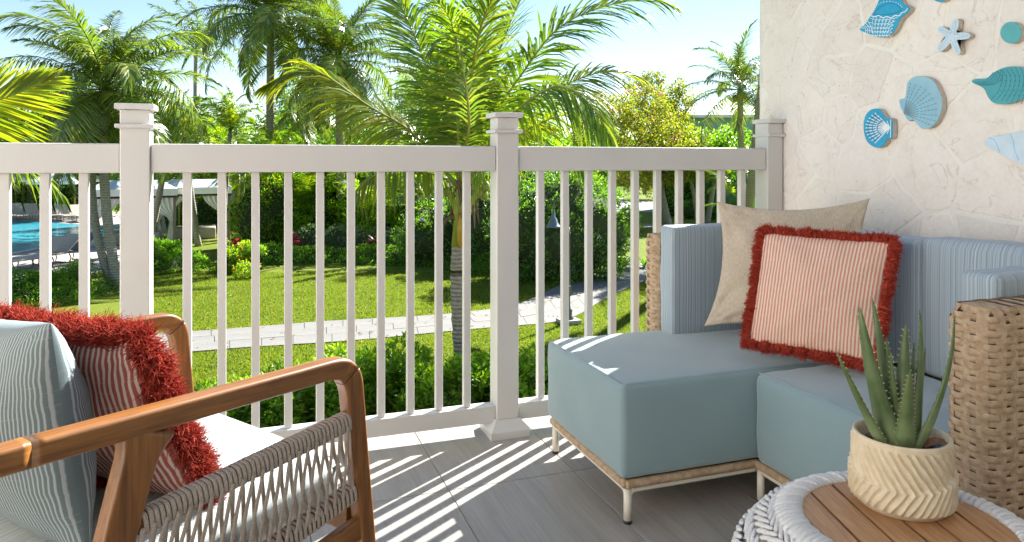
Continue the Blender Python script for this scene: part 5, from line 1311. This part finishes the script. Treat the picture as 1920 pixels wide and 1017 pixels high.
shrub('sunlit green top growth above the bougainvillea mound', 1010, 480, (4.6, 3.0, 3.9), 9000, 0.11, M['bright'], clump=160, cr=0.28)
shrub('shrub dotted with purple blossoms left of the near palm trunk', 835, 492, (3.6, 2.2, 2.1), 9000, 0.085, M['hedge'], clump=150, cr=0.22, flowers=[(M['purple'], 60, 0.07)])
shrub('dim purple-flowered shrub right behind the near palm trunk', 925, 500, (2.6, 2.2, 2.5), 8000, 0.085, M['dark'], clump=140, cr=0.2, flowers=[(M['purple'], 28, 0.07), (M['pink'], 10, 0.07)])
for i, (x, y, w) in enumerate(((578, 478, 1.5), (632, 478, 1.7), (686, 478, 1.3), (742, 482, 1.3))):
    shrub(['silver-leaved bush directly right of the red ti plant', 'widest silver-leaved bush in the shade behind the low hedge', 'silver-leaved bush next to the dark ti plant', 'rightmost silver-leaved bush in the shaded bed'][i], x, y, (w, 1.0, 0.95), 2600, 0.07, M['silver'], 'silver bushes behind the low hedge', clump=60, cr=0.12)
shrub('shrub with masses of yellow blossoms left of the tall hedge', 495, 470, (2.3, 1.8, 2.9), 7000, 0.095, M['bright'], clump=110, cr=0.24, flowers=[(M['yellow'], 170, 0.075)])
shrub('small yellow-flowering plant at the left tip of the low hedge', 462, 522, (0.7, 0.5, 0.45), 700, 0.07, M['bright'], clump=20, cr=0.09, flowers=[(M['yellow'], 40, 0.05)], core=False)
# leafy shrubs at the foot of the near palm
near_sh = [(455, 800, 1.0, .95), (520, 812, 1.2, 1.0), (590, 800, 1.3, 1.25), (655, 775, 1.2, 1.30), (712, 770, 1.15, 1.15), (760, 765, 1.1, 1.35), (825, 790, 1.0, 1.15), (905, 790, 1.2, 1.30), (962, 760, 1.1, 1.15), (1020, 770, 1.1, 1.0), (380, 830, 1.1, 0.95), (300, 850, 1.1, 0.9)]
nl_ = ['at the left, mostly behind the armchair rail', 'behind the armchair arm, second from left', 'seen through the armchair side opening', 'behind the front corner of the armchair', 'just right of the armchair front leg', 'left of the gap of bare mulch', 'touching the left side of the near palm trunk', 'right of the near palm trunk', 'behind the middle capped post', 'behind the blue-grey sofa corner', 'low behind the armchair cushion', 'lowest and farthest left, hidden by the armchair pillows']
svar = [bush_mesh('foliage', (1.15, 1.0, 0.98), 3400, 0.085, M['bright'], 46, 0.15, pts=6, up=0.8, aspect=0.42)[0] for _ in range(3)]
for i, (x, y, w, h) in enumerate(near_sh):
    y = min(y, 900); p = gd(x, y); e = empty('shrub', p, 0, 'young glossy green shrub below the railing, '+nl_[i], 'shrub', 'glossy shrubs planted along the railing')
    link('foliage', svar[i % 3], e, rot=(0, 0, i*1.7), scale=(w*0.92, w*0.9, h*0.60))
    for k in range(6):
        a = k*1.05+i; tube('stem', [(0.05*math.cos(a), 0.05*math.sin(a), 0), (0.3*w*math.cos(a), 0.3*w*math.sin(a), h*0.42)], 0.008, M['twig'], e, k=5)
# strappy and ti plants
def rosette(label, px, py, n, L, w, m, h0=0.0, name='ti_plant', group=None, cat='plant', upb=0.9, seed=0, droop=0.4):
    r = np.random.default_rng(seed); p = gd(px, py); e = empty(name, p, 0, label, cat, group); V = []; F = []
    for i in range(n):
        a = i*2.4; el = upb*(0.35+0.75*r.random()); d = np.array((math.cos(a)*math.cos(el), math.sin(a)*math.cos(el), math.sin(el))); s = np.cross(d, (0, 0, 1)); s /= np.linalg.norm(s); l = L*r.uniform(0.7, 1.1); n0 = len(V); b = np.array((0, 0, h0*r.uniform(0.45, 1)))
        for t, ww in ((0, 0.25), (0.3, 0.9), (0.65, 0.9), (1, 0.05)):
            c = b+d*l*t-np.array((0, 0, droop*l*t*t)); V += [c-s*ww*w/2, c+s*ww*w/2]
        for j in range(3): F.append((n0+2*j, n0+2*j+1, n0+2*j+3, n0+2*j+2))
    obj('leaves', V, F, m, e)
    if h0: tube('stem', [(0, 0, 0), (0.02, 0, h0)], 0.02, M['twig'], e, k=6)
    return e
rosette('vivid magenta ti plant in the shaded bed behind the lawn, left of the tall hedge', 549, 486, 26, 0.42, 0.09, M['ti'], 0.75, seed=1, group='ti plants with red leaves')
rosette('deep red ti plant beside the yellow shrub left of the low hedge', 443, 484, 26, 0.55, 0.10, M['ti'], 0.55, seed=2, group='ti plants with red leaves')
rosette('dark maroon ti plant between the silver bushes', 700, 486, 24, 0.5, 0.10, M['ti_dark'], 0.65, seed=3, group='ti plants with red leaves')
rosette('purplish ti plant right behind the near palm trunk', 846, 498, 24, 0.5, 0.09, M['ti_dark'], 0.8, seed=4, group='ti plants with red leaves')
rosette('pink-red ti plant at the foot of the bougainvillea mound', 1018, 505, 30, 0.62, 0.10, M['ti'], 0.25, seed=5, upb=1.2, group='ti plants with red leaves')
rosette('small dark red ti plant left of the pool cabana drapes', 480, 482, 22, 0.4, 0.09, M['ti_dark'], 0.4, seed=6, group='ti plants with red leaves')
rosette('clump of dark strappy leaves at the bend of the path', 1166, 506, 60, 0.85, 0.07, M['dark'], 0.05, 'lily_clump', 'strappy plants at the path bend', 'plant', 1.3, 7, 0.5)
rosette('smaller strappy clump right at the edge of the path bend', 1208, 503, 40, 0.7, 0.06, M['hedge'], 0.05, 'lily_clump', 'strappy plants at the path bend', 'plant', 1.3, 8, 0.5)
rosette('banana-like plant with broad pale leaves below the blue house', 1372, 330, 14, 3.0, 0.75, M['palm'], 1.6, 'banana_plant', None, 'plant', 1.4, 9, 0.35)

# ------------------------------------------------------------------ branching garden trees
def tree(label, px, py, D, trunk, crown_c, crown_s, nleaf, leaf, m, seed, group=None, sparse=1.0, flowers=None, tr=0.10, name='garden_tree', clumps=90, cr=0.32):
    """trunk: list of (px,py) from ground up; crown ellipsoid in metres about crown_c=(px,py)"""
    r = np.random.default_rng(seed); b = ong(px, py) if D is None else at(px, HZ, D); b.z = G2; D_ = b.x*ST+b.y*CT
    e = empty(name, b, 0, label, 'tree', group); T = [Vector((0, 0, 0))]+[at(x, y, D_)-b for x, y in trunk]
    tube('trunk', catmull([tuple(p) for p in T], 5), tr, M['bark_pale'], e, r1=tr*0.55, k=9)
    c = np.array(at(*crown_c, D_)-b); S = np.array(crown_s)/2
    cl = unit(clumps)*S*(r.random((clumps, 1))**(0.38))+c; top = np.array(T[-1]); A = Acc()
    for i in range(0, clumps, 2):
        q = cl[i]; mid = top+(q-top)*0.5+np.array((0, 0, -0.12*np.linalg.norm(q-top)))+r.normal(size=3)*0.1
        v, f = sweep(catmull([top+(np.array(T[-2])-top)*r.random()*0.3, mid, q], 3), lambda k, n: circ(tr*0.28*(1-0.85*k/(n-1)), 4)); A.add(v, f)
    obj('branches', A.v, A.f, M['twig'], e, True)
    idx = r.integers(0, clumps, nleaf); u = unit(nleaf); P = cl[idx]+u*cr*(r.random((nleaf, 1))**0.45)*(0.6+0.8*r.random(clumps)[idx][:, None])
    Dd = u*0.5+unit(nleaf)*0.7; Ls = leaf*(0.6+0.8*r.random(nleaf)); V, F = leaves(P, Dd, unit(nleaf)+np.array([0,0,0.9]), Ls, Ls*0.55); obj('crown', V, F, m, e)
    if flowers:
        for fm, nfw, fs in flowers: link('blossom', flower_mesh('blossom', P, u, nfw, fs, fm), e)['kind'] = 'stuff'
    return e
tree('loose-crowned flowering tree with thin twigs against the sky, right of the centre palm', 1248, 420, None, [(1242, 380), (1236, 340), (1236, 300)], (1232, 205), (4.4, 3.6, 3.6), 8500, 0.13, M['olive'], 3, flowers=[(M['pink'], 26, 0.08)], clumps=120, cr=0.30)
tree('dense pink-flowering tree behind the third railing bay, left of the loose-crowned tree', 1140, 440, None, [(1142, 400), (1150, 340), (1156, 300)], (1180, 245), (5.6, 4.0, 3.9), 12000, 0.13, M['olive'], 4, flowers=[(M['pink'], 90, 0.10)], clumps=150, cr=0.38)
tree('leaning-trunk tree with pale bark between the balusters above the sofa corner', 1256, 424, None, [(1250, 395), (1243, 360), (1240, 325)], (1262, 300), (5.0, 4.0, 2.6), 7000, 0.14, M['olive'], 5, flowers=[(M['pink'], 40, 0.10)], tr=0.14, clumps=110, cr=0.4)
tree('tree with two slanting trunks above the beige pillow, left one', 1309, 420, None, [(1304, 385), (1298, 350), (1292, 325)], (1300, 285), (5.0, 4.0, 2.8), 7000, 0.14, M['bright'], 6, tr=0.12, clumps=110, cr=0.4)
tree('tree behind the beige pillow whose trunk splits low, right one', 1326, 420, None, [(1332, 385), (1338, 350), (1345, 325)], (1345, 290), (5.0, 4.0, 2.8), 7000, 0.14, M['hedge'], 7, tr=0.15, clumps=110, cr=0.4)
tree('small round garden tree beyond the road, right of the clipped hedge', 1195, 374, None, [(1196, 360), (1197, 350), (1198, 340)], (1205, 322), (6.0, 5.0, 4.0), 4500, 0.22, M['olive'], 8, flowers=[(M['pink'], 40, 0.16)], tr=0.14, clumps=90, cr=0.6)
tree('dark shady tree right of the road, in front of the distant tree line', 1372, 385, None, [(1372, 365), (1371, 345)], (1366, 300), (6.5, 5.0, 4.2), 6000, 0.22, M['hedge'], 9, tr=0.16, clumps=90, cr=0.6)
tree('pale blue-green feathery conifer in the gap left of the centre palm', 762, 395, None, [(762, 350), (762, 300), (762, 260)], (763, 215), (3.4, 3.4, 4.4), 7000, 0.16, M['silver'], 10, tr=0.14, clumps=80, cr=0.5)
tree('broad dark tree filling the background between the two left-of-centre palms', 585, 400, None, [(585, 350), (585, 300)], (592, 240), (7.0, 4.5, 5.4), 9000, 0.20, M['dark'], 11, tr=0.2, clumps=140, cr=0.6)
tree('dark tree behind the shaggy left palm', 240, 400, None, [(240, 350), (240, 300)], (238, 235), (9.0, 5.0, 5.8), 9000, 0.22, M['dark'], 12, tr=0.2, clumps=140, cr=0.7)
tree('dark tree in the background at the far left behind the hanging fronds', 60, 395, None, [(60, 350), (60, 300)], (70, 240), (9.0, 5.0, 5.0), 8000, 0.24, M['dark'], 13, tr=0.2, clumps=120, cr=0.7)
tree('leafy tree behind the centre palm, seen through its fronds', 930, 400, None, [(930, 350), (930, 300)], (930, 240), (9.0, 5.0, 5.4), 10000, 0.20, M['bright'], 14, tr=0.2, clumps=140, cr=0.65)
for i, (x, y, w, h, l) in enumerate(((1296, 410, 1.6, 1.0, 'round bush left of the slanting trunks on the right lawn'), (1392, 415, 1.8, 1.3, 'round bush at the foot of the upright palm by the wall'), (1352, 412, 1.2, 0.9, 'small bush between the split trunk and the wall'))):
    shrub(l, x, y, (w, 1.2, h), 2500, 0.10, M['hedge'], 'round bushes on the right lawn', clump=60, cr=0.15)
# casting shade on the lawn : trees standing out of frame to the right (their trunks are beyond the wall)
tree('garden tree beyond the stone wall, outside the right side of the photo', 1720, 452, None, [(1720, 400), (1715, 330)], (1700, 190), (6.0, 6.0, 4.0), 7000, 0.16, M['hedge'], 15, tr=0.16, clumps=110, cr=0.5)

# ------------------------------------------------------------------ grass blades near the camera
nb_ = 230000; pxs = rng.uniform(250, 1260, nb_); q = rng.random(nb_); D_ = 8.2+(21-8.2)*q**1.15; Lq = (pxs-960)/FP*D_
X = D_*ST+Lq*CT; Y = D_*CT-Lq*ST
pyy = HZ+(EYE-GZ)*FP/D_
nfx = np.interp(pxs, [p[0] for p in near], [p[1] for p in near]); ffx = np.interp(pxs, [p[0] for p in far], [p[1] for p in far]); ok = ~((pyy < nfx+0.5) & (pyy > ffx-0.5))
bedp = np.array([(-3.5, 3.2), (5.5, 3.2), (5.5, 8.0), (3.9, 9.6), (2.4, 10.4), (0.8, 9.7), (-0.6, 7.4), (-3.5, 5.5)])
def inpoly(x, y, P):
    r = np.zeros(len(x), bool); j = len(P)-1
    for i in range(len(P)):
        xi, yi = P[i]; xj, yj = P[j]; c = ((yi > y) != (yj > y)) & (x < (xj-xi)*(y-yi)/(yj-yi+1e-12)+xi); r ^= c; j = i
    return r
ok &= ~inpoly(X, Y, bedp); X, Y = X[ok], Y[ok]; n = len(X); a = rng.uniform(0, 2*math.pi, n); h = rng.uniform(0.02, 0.045, n); w = 0.006+0.006*rng.random(n)
lx, ly = rng.normal(0, 0.014, n), rng.normal(0, 0.014, n)
V = np.stack([np.stack([X+np.cos(a)*w, Y+np.sin(a)*w, np.full(n, G2)], 1), np.stack([X-np.cos(a)*w, Y-np.sin(a)*w, np.full(n, G2)], 1), np.stack([X+lx, Y+ly, G2+h], 1)], 1).reshape(-1, 3)
o = obj('grass', V, np.arange(3*n, dtype=np.int32).reshape(-1, 3), M['blade']); tag(o, 'short sunlit grass of the lawn on both sides of the garden path', 'grass', kind='stuff')

nl2 = 500; pxs = rng.uniform(280, 1240, nl2); D_ = rng.uniform(8.6, 21, nl2); Lq = (pxs-960)/FP*D_; Pl = np.stack([D_*ST+Lq*CT, D_*CT-Lq*ST, np.full(nl2, G2+0.035)], 1)
V, F = leaves(Pl, np.stack([rng.normal(size=nl2), rng.normal(size=nl2), rng.normal(0, 0.15, nl2)], 1), np.tile([0.1, 0.05, 1.0], (nl2, 1)), 0.05+0.07*rng.random(nl2), 0.02+0.03*rng.random(nl2))
o = obj('fallen_leaves', V, F, leafmat('fallen_leaf', [(0.16, 0.09, 0.03), (0.30, 0.20, 0.07), (0.40, 0.34, 0.10)], 0.2, 0.8, (1.2, 1.1, 0.8), 0.1)); tag(o, 'scattered dry leaves lying on the lawn and the garden path', 'leaf litter', kind='stuff')
# ================================================================== POOL TERRACE
M['deck'] = simple('pool_deck', (0.36, 0.30, 0.27), (0.44, 0.38, 0.35), 0.85, 2)
flat('pool_deck', [ong(*p) for p in [(-250,370),(250,372),(262,420),(262,470),(236,500),(150,520),(60,530),(-60,545),(-250,560)]], G2+0.006, M['deck'])
def watermat():
    m, nt, b = newmat('pool_water'); b.inputs['Roughness'].default_value = 0.08
    mp = mapping(nt, (1, 2.2, 1)); n = N(nt, 'TexNoise', i_Scale=1.8, i_Detail=3, i_Distortion=0.8); nt.links.new(mp, n.inputs[0])
    nt.links.new(ramp(nt, n.outputs[0], [(0.35, (0.03, 0.34, 0.46)), (0.62, (0.10, 0.50, 0.60))]), b.inputs['Base Color']); bump(nt, b, n.outputs[0], 0.05, 0.35); return m
flat('pool_water', [ong(*p) for p in [(-240,412),(28,414),(100,418),(160,422),(205,428),(235,434),(210,444),(157,449),(100,460),(28,474),(-60,488),(-240,505)]], G2+0.012, watermat())
# pool coping
cop = [ong(*p) for p in [(-240,508),(-60,491),(28,477),(100,463),(157,452),(210,447),(240,437)]]
v, f = sweep(catmull([tuple(p+Vector((0,0,0.03))) for p in cop], 4), rrect(0.32, 0.06, 0.01)); o = obj('pool_coping', v, f, simple('coping', (0.40,0.36,0.33), (0.48,0.44,0.40), 0.8, 3)); tag(o, kind='structure')
M['sling'] = simple('sling_mesh', (0.34, 0.30, 0.25), (0.42, 0.38, 0.32), 0.8, 30)
M['sling_dark'] = simple('sling_dark', (0.09, 0.10, 0.10), (0.12, 0.13, 0.13), 0.8, 30)
M['bronze'] = simple('bronze_frame', (0.16, 0.13, 0.11), None, 0.5)
M['awning'] = simple('white_canvas', (0.72, 0.72, 0.71), (0.80, 0.80, 0.79), 0.85, 3, bsc=20, bd=0.01, bs=0.3)
M['drape'] = simple('white_drape', (0.66, 0.65, 0.62), (0.76, 0.75, 0.72), 0.9, 4)
M['valance'] = simple('blue_grey_canvas_roof', (0.42, 0.47, 0.50), (0.50, 0.55, 0.58), 0.85, 2)
LM = {}
def lounger_parts(ms):
    W = 0.62; out = []
    bm = box_bm(-0.95, 0.35, -W/2, W/2, 0.30, 0.345, 0.01, 1); me = bpy.data.meshes.new('seat_sling'); bm.to_mesh(me); bm.free(); me.materials.append(ms); out.append(('seat', me))
    bm = box_bm(0, 0.80, -W/2, W/2, -0.02, 0.02, 0.01, 1); bmesh.ops.rotate(bm, verts=bm.verts, cent=(0,0,0), matrix=Matrix.Rotation(-0.72, 3, 'Y')); bmesh.ops.translate(bm, verts=bm.verts, vec=(0.35, 0, 0.33)); me = bpy.data.meshes.new('backrest'); bm.to_mesh(me); bm.free(); me.materials.append(ms); out.append(('backrest', me))
    for x in (-0.8, 0.45):
        v, f = sweep([(x, -W/2+0.02, 0.31), (x+0.05, -W/2, 0.15), (x, -W/2+0.02, 0.02), (x, W/2-0.02, 0.02), (x+0.05, W/2, 0.15), (x, W/2-0.02, 0.31)], circ(0.02, 6)); out.append(('leg', mesh('leg', v, f, M['bronze'], True)))
    return out
LA, LB = lounger_parts(M['sling']), lounger_parts(M['sling_dark'])
def lounger(px, py, rz, label, group, parts=LA, z=0.0):
    p = ong(px, py); e = empty('sun_lounger', (p.x, p.y, G2+0.01), rz, label, 'sun lounger', group)
    for nm, me in parts: link(nm, me, e)
for i in range(7):
    lounger(-22+i*29, 410+i*1.0, 2.05, ['sun lounger in the far poolside row, leftmost, cut by the photo edge', 'sun lounger in the far poolside row behind the first baluster', 'sun lounger in the far poolside row, third from the left edge', 'sun lounger in the far poolside row, between the second and third balusters', 'sun lounger in the far poolside row, just right of the second baluster', 'sun lounger in the far poolside row, beside the third baluster', 'sun lounger in the far poolside row, rightmost before the palm trunks'][i], 'sun loungers in a row across the pool')
lounger(58, 505, 0.9, 'tan sun lounger with raised back on the near pool edge, leftmost', 'sun loungers on the near side of the pool')
lounger(92, 497, 0.9, 'tan sun lounger on the near pool edge, right behind the leftmost one', 'sun loungers on the near side of the pool')
lounger(120, 492, 0.75, 'dark sun lounger with steep back by the hedge at the pool corner', 'sun loungers on the near side of the pool', LB)
lounger(10, 405, 2.2, 'far lounger behind the poolside row at the left edge', 'sun loungers in a row across the pool')
def umbrella(px, py, D, r, h, label):
    b = at(px, HZ, D); b.z = G2; e = empty('sun_umbrella', b, 0, label, 'umbrella', 'white umbrellas beyond the pool'); tube('pole', [(0,0,0), (0,0,h)], 0.03, M['white'], e, k=8)
    V = [(0, 0, h)]; F = []; k = 8
    for j, (q, z) in enumerate(((0.5, h-0.28), (1.0, h-0.62), (1.0, h-0.78))):
        for i in range(k): a = 2*math.pi*i/k; V.append((r*q*math.cos(a), r*q*math.sin(a), z))
    for i in range(k): F.append((0, 1+i, 1+(i+1) % k))
    for j in range(2):
        for i in range(k): F.append((1+j*k+i, 1+(j+1)*k+i, 1+(j+1)*k+(i+1) % k, 1+j*k+(i+1) % k))
    obj('canopy', V, F, M['awning'], e)
umbrella(108, 340, 40, 1.5, 2.75, 'white sun umbrella above the far lounger row, left one'); umbrella(148, 340, 44, 1.5, 2.75, 'white sun umbrella beyond the pool, right one beside the palm trunk'); umbrella(20, 340, 46, 1.7, 2.7, 'white sun umbrella at the left photo edge behind the first baluster')
def drape(name, a, b, top, bot, tie, par, dirv):
    """gathered curtain hung from a to b and tied towards a"""
    V = []; F = []; n = 26; rows = 9; a, b = Vector(a), Vector(b); ax = (b-a)
    nn = Vector((-ax.y, ax.x, 0)).normalized()
    for j in range(rows+1):
        t = j/rows; z = top+(bot-top)*t; w = 1-0.86*math.exp(-((t-tie)/0.30)**2) if t < tie else 0.14+0.30*(t-tie)
        for i in range(n+1):
            s = i/n; p = a+ax*(s*w); p = p+nn*(0.05*(0.5+0.5*w)*math.sin(s*math.pi*11)); V.append((p.x, p.y, z))
    for j in range(rows):
        for i in range(n): F.append((j*(n+1)+i, j*(n+1)+i+1, (j+1)*(n+1)+i+1, (j+1)*(n+1)+i))
    obj(name, V, F, M['drape'], par, True)
def cabana(px, py, w, d, h, rz, label):
    p = ong(px, py); e = empty('cabana', (p.x, p.y, G2), rz, label, 'cabana', 'white draped cabanas by the pool')
    for x in (-w/2, w/2):
        for y in (0, d): bmobj('post', box_bm(x-0.05, x+0.05, y-0.05, y+0.05, 0, h, 0.005, 1), M['black'] if False else M['bronze'], e)
    V = [(-w/2-0.1, -0.1, h), (w/2+0.1, -0.1, h), (w/2+0.1, d+0.1, h), (-w/2-0.1, d+0.1, h), (-w/2+0.5, 0.5, h+0.30), (w/2-0.5, 0.5, h+0.30), (w/2-0.5, d-0.5, h+0.30), (-w/2+0.5, d-0.5, h+0.30)]
    obj('roof', V, [(0,1,5,4), (1,2,6,5), (2,3,7,6), (3,0,4,7), (4,5,6,7)], M['valance'], e)
    for nm, z0, z1, mm, o_ in (('valance', h-0.26, h, M['awning'], 0.1), ('trim_band', h-0.34, h-0.26, M['black'], 0.095)):
        bm = bmesh.new(); r1 = [bm.verts.new((sx*(w/2+o_), (-o_ if sy < 0 else d+o_), z0)) for sx, sy in ((-1,-1),(1,-1),(1,1),(-1,1))]; r2_ = [bm.verts.new((v.co.x, v.co.y, z1)) for v in r1]
        for i in range(4): bm.faces.new((r1[i], r1[(i+1) % 4], r2_[(i+1) % 4], r2_[i]))
        bmobj(nm, bm, mm, e)
    zt, zb = h-0.34, 0.1
    for sx in (-1, 1):
        drape('drape', (sx*w/2, 0.02, 0), (sx*w*0.12, 0.02, 0), zt, zb, 0.55, e, 1)
        drape('drape', (sx*w/2, d-0.02, 0), (sx*w*0.12, d-0.02, 0), zt, zb, 0.55, e, 1)
        drape('drape', (sx*w/2, 0.05, 0), (sx*w/2, d*0.45, 0), zt, zb, 0.55, e, 1)
    bmobj('daybed', box_bm(-w/2+0.5, w/2-0.5, 0.6, d-0.4, 0.0, 0.45, 0.05, 2), M['sling'], e)
cabana(248, 462, 2.9, 2.6, 2.15, 0.10, 'white draped cabana directly behind the left capped post')
cabana(362, 452, 2.7, 2.6, 2.15, 0.05, 'white draped cabana between the left post and the yellow shrub')
cabana(478, 425, 2.8, 2.6, 2.15, 0.0, 'farther draped cabana mostly hidden by the yellow-flowering shrub')
cabana(60, 375, 3.4, 2.8, 2.3, 0.1, 'pale blue-roofed cabana beyond the pool at the left edge')

# ------------------------------------------------------------------ lamp post, sign, house
lb_ = ong(1066, 607); M['lamp_green'] = simple('lamp_bronze_green', (0.10, 0.10, 0.07), (0.14, 0.135, 0.10), 0.5, 8); M['lamp_blue'] = simple('lamp_shade_grey', (0.10, 0.14, 0.19), (0.14, 0.19, 0.25), 0.45, 8)
lamp = empty('path_lamp', lb_, 0, 'slim garden lamp with a hooked arm and bell shade beside the path', 'lamp post')
bmobj('plinth', box_bm(-0.20, 0.20, -0.18, 0.18, 0, 0.09, 0.01, 2), simple('concrete', (0.30,0.29,0.27), (0.38,0.37,0.35), 0.9, 10), lamp)
v, f = lathe([(0.105, 0.09), (0.105, 0.13), (0.075, 0.16), (0.070, 0.24), (0.085, 0.26), (0.05, 0.30), (0.036, 0.36), (0.034, 0.6), (0.030, 1.75), (0.042, 1.76), (0.042, 1.80), (0.028, 1.82), (0.024, 1.9)], 14); obj('post', v, f, M['lamp_green'], lamp, True)
rx = Vector((CT, -ST, 0)); tube('arm', catmull([(0,0,1.88), (0,0,2.30), tuple(rx*-0.06+Vector((0,0,2.42))), tuple(rx*-0.18+Vector((0,0,2.46))), tuple(rx*-0.28+Vector((0,0,2.38))), tuple(rx*-0.30+Vector((0,0,2.22)))], 5), 0.016, M['lamp_green'], lamp, k=8)
v, f = lathe([(0.02, 2.24), (0.035, 2.20), (0.040, 2.10), (0.075, 2.06), (0.085, 2.00), (0.13, 1.93), (0.165, 1.90), (0.15, 1.90), (0.06, 1.98)], 18, False); obj('shade', [(a[0]-0.30*CT, a[1]+0.30*ST, a[2]) for a in v], f, M['lamp_blue'], lamp, True)
bmobj('junction_box', box_bm(-0.03, 0.03, -0.07, -0.03, 0.55, 0.75, 0.005, 1), M['lamp_green'], lamp)
sp_ = ong(1373, 400); sg = empty('garden_sign', sp_, 0, 'thin white post with a small hanging sign near the end of the railing', 'sign')
tube('post', [(0,0,0), (0,0,1.75)], 0.035, M['white'], sg, k=6); bmobj('crossarm', box_bm(-0.05, 0.45, -0.02, 0.02, 1.55, 1.62), M['white'], sg); bmobj('panel', box_bm(0.05, 0.42, -0.012, 0.012, 1.15, 1.5), M['awning'], sg)
bn = ong(1283, 392); bnn = empty('litter_bin', bn, 0, 'small blue bin beside the road between the balusters', 'bin'); v, f = lathe([(0.24, 0.05), (0.28, 0.75), (0.29, 0.80), (0.30, 0.84), (0.29, 0.88), (0.05, 1.0)], 14); obj('bin_body', v, f, simple('blue_bin', (0.02, 0.10, 0.40), None, 0.4), bnn, True); v, f = lathe([(0.2, 0), (0.2, 0.05)], 12); obj('foot', v, f, M['black'], bnn)
# house
hb = at(1335, HZ, 46); house = empty('house', (hb.x, hb.y, G2), -0.45, 'small blue-green house with a pale hipped roof behind the flowering tree', 'house')
M['teal_wall'] = simple('teal_render', (0.22, 0.36, 0.38), (0.27, 0.41, 0.43), 0.85, 2); M['roof'] = simple('pale_roof', (0.74, 0.76, 0.78), (0.80, 0.82, 0.84), 0.5, 2, bsc=6, bd=0.03); M['pane'] = simple('dark_glass', (0.02, 0.03, 0.035), None, 0.08)
hw, hd, hh = 3.0, 3.2, 5.75
bmobj('wall', box_bm(-hw, hw, -hd, hd, 0, hh), M['teal_wall'], house)
ev = 0.55; rt = 1.25
V = [(-hw-ev, -hd-ev, hh+0.003), (hw+ev, -hd-ev, hh+0.003), (hw+ev, hd+ev, hh+0.003), (-hw-ev, hd+ev, hh+0.003), (-hw-ev, -hd-ev, hh+0.16), (hw+ev, -hd-ev, hh+0.16), (hw+ev, hd+ev, hh+0.16), (-hw-ev, hd+ev, hh+0.16), (-0.6, 0, hh+rt+0.16), (0.6, 0, hh+rt+0.16)]
obj('roof', V, [(3,2,1,0), (0,1,5,4), (1,2,6,5), (2,3,7,6), (3,0,4,7), (4,5,9,8), (5,6,9), (6,7,8,9), (7,4,8)], M['roof'], house)
for x in (-1.9, -0.1, 1.7):
    w_ = bmobj('window', box_bm(x-0.75, x+0.75, -hd-0.06, -hd-0.003, 3.7, 5.0, 0.01, 1), M['white'], house); bmobj('pane', box_bm(x-0.66, x+0.66, -hd-0.075, -hd-0.062, 3.79, 4.91), M['pane'], w_); bmobj('mullion', box_bm(x-0.02, x+0.02, -hd-0.09, -hd-0.076, 3.79, 4.91), M['white'], w_)

hedge('leafy hedge in front of the blue-green house, between the right-hand balusters', [(1262,408),(1320,407),(1380,407),(1430,408)], 2.9, 1.5, 0.16, M['hedge'], 260, cr=0.35)
import OpenImageIO as o, sys
b=o.ImageBuf('/workdir/render_main.png'); 
def m(x0,y0,x1,y1):
    x0,y0,x1,y1=[int(v*1024/1920) for v in (x0,y0,x1,y1)]
    import numpy as np
    p=b.get_pixels(o.FLOAT, o.ROI(x0,max(x1,x0+1),y0,max(y1,y0+1)))[...,:3]
    return (p.reshape(-1,3).mean(0)*255).round().astype(int)
for n,r in dict(rail=(500,285,800,310),rail3=(1100,290,1300,310),post=(925,400,955,600),wall=(1540,230,1600,380),wall2=(1820,340,1900,430),seatfront=(1200,760,1400,850),seatleft=(1040,720,1140,800),seattop=(1250,650,1380,690),skyL=(300,5,360,30),skyR=(1250,30,1350,60),floor=(900,950,1000,1000),lawn=(350,520,390,590),backc=(1740,480,1780,640),sidec=(1285,470,1340,580),beige=(1380,450,1400,550),path=(620,615,645,635),pot=(1620,880,1700,930),wick=(1800,650,1880,850),bluep=(20,680,80,780),chairarm=(400,700,560,730)).items(): print(n,m(*r))
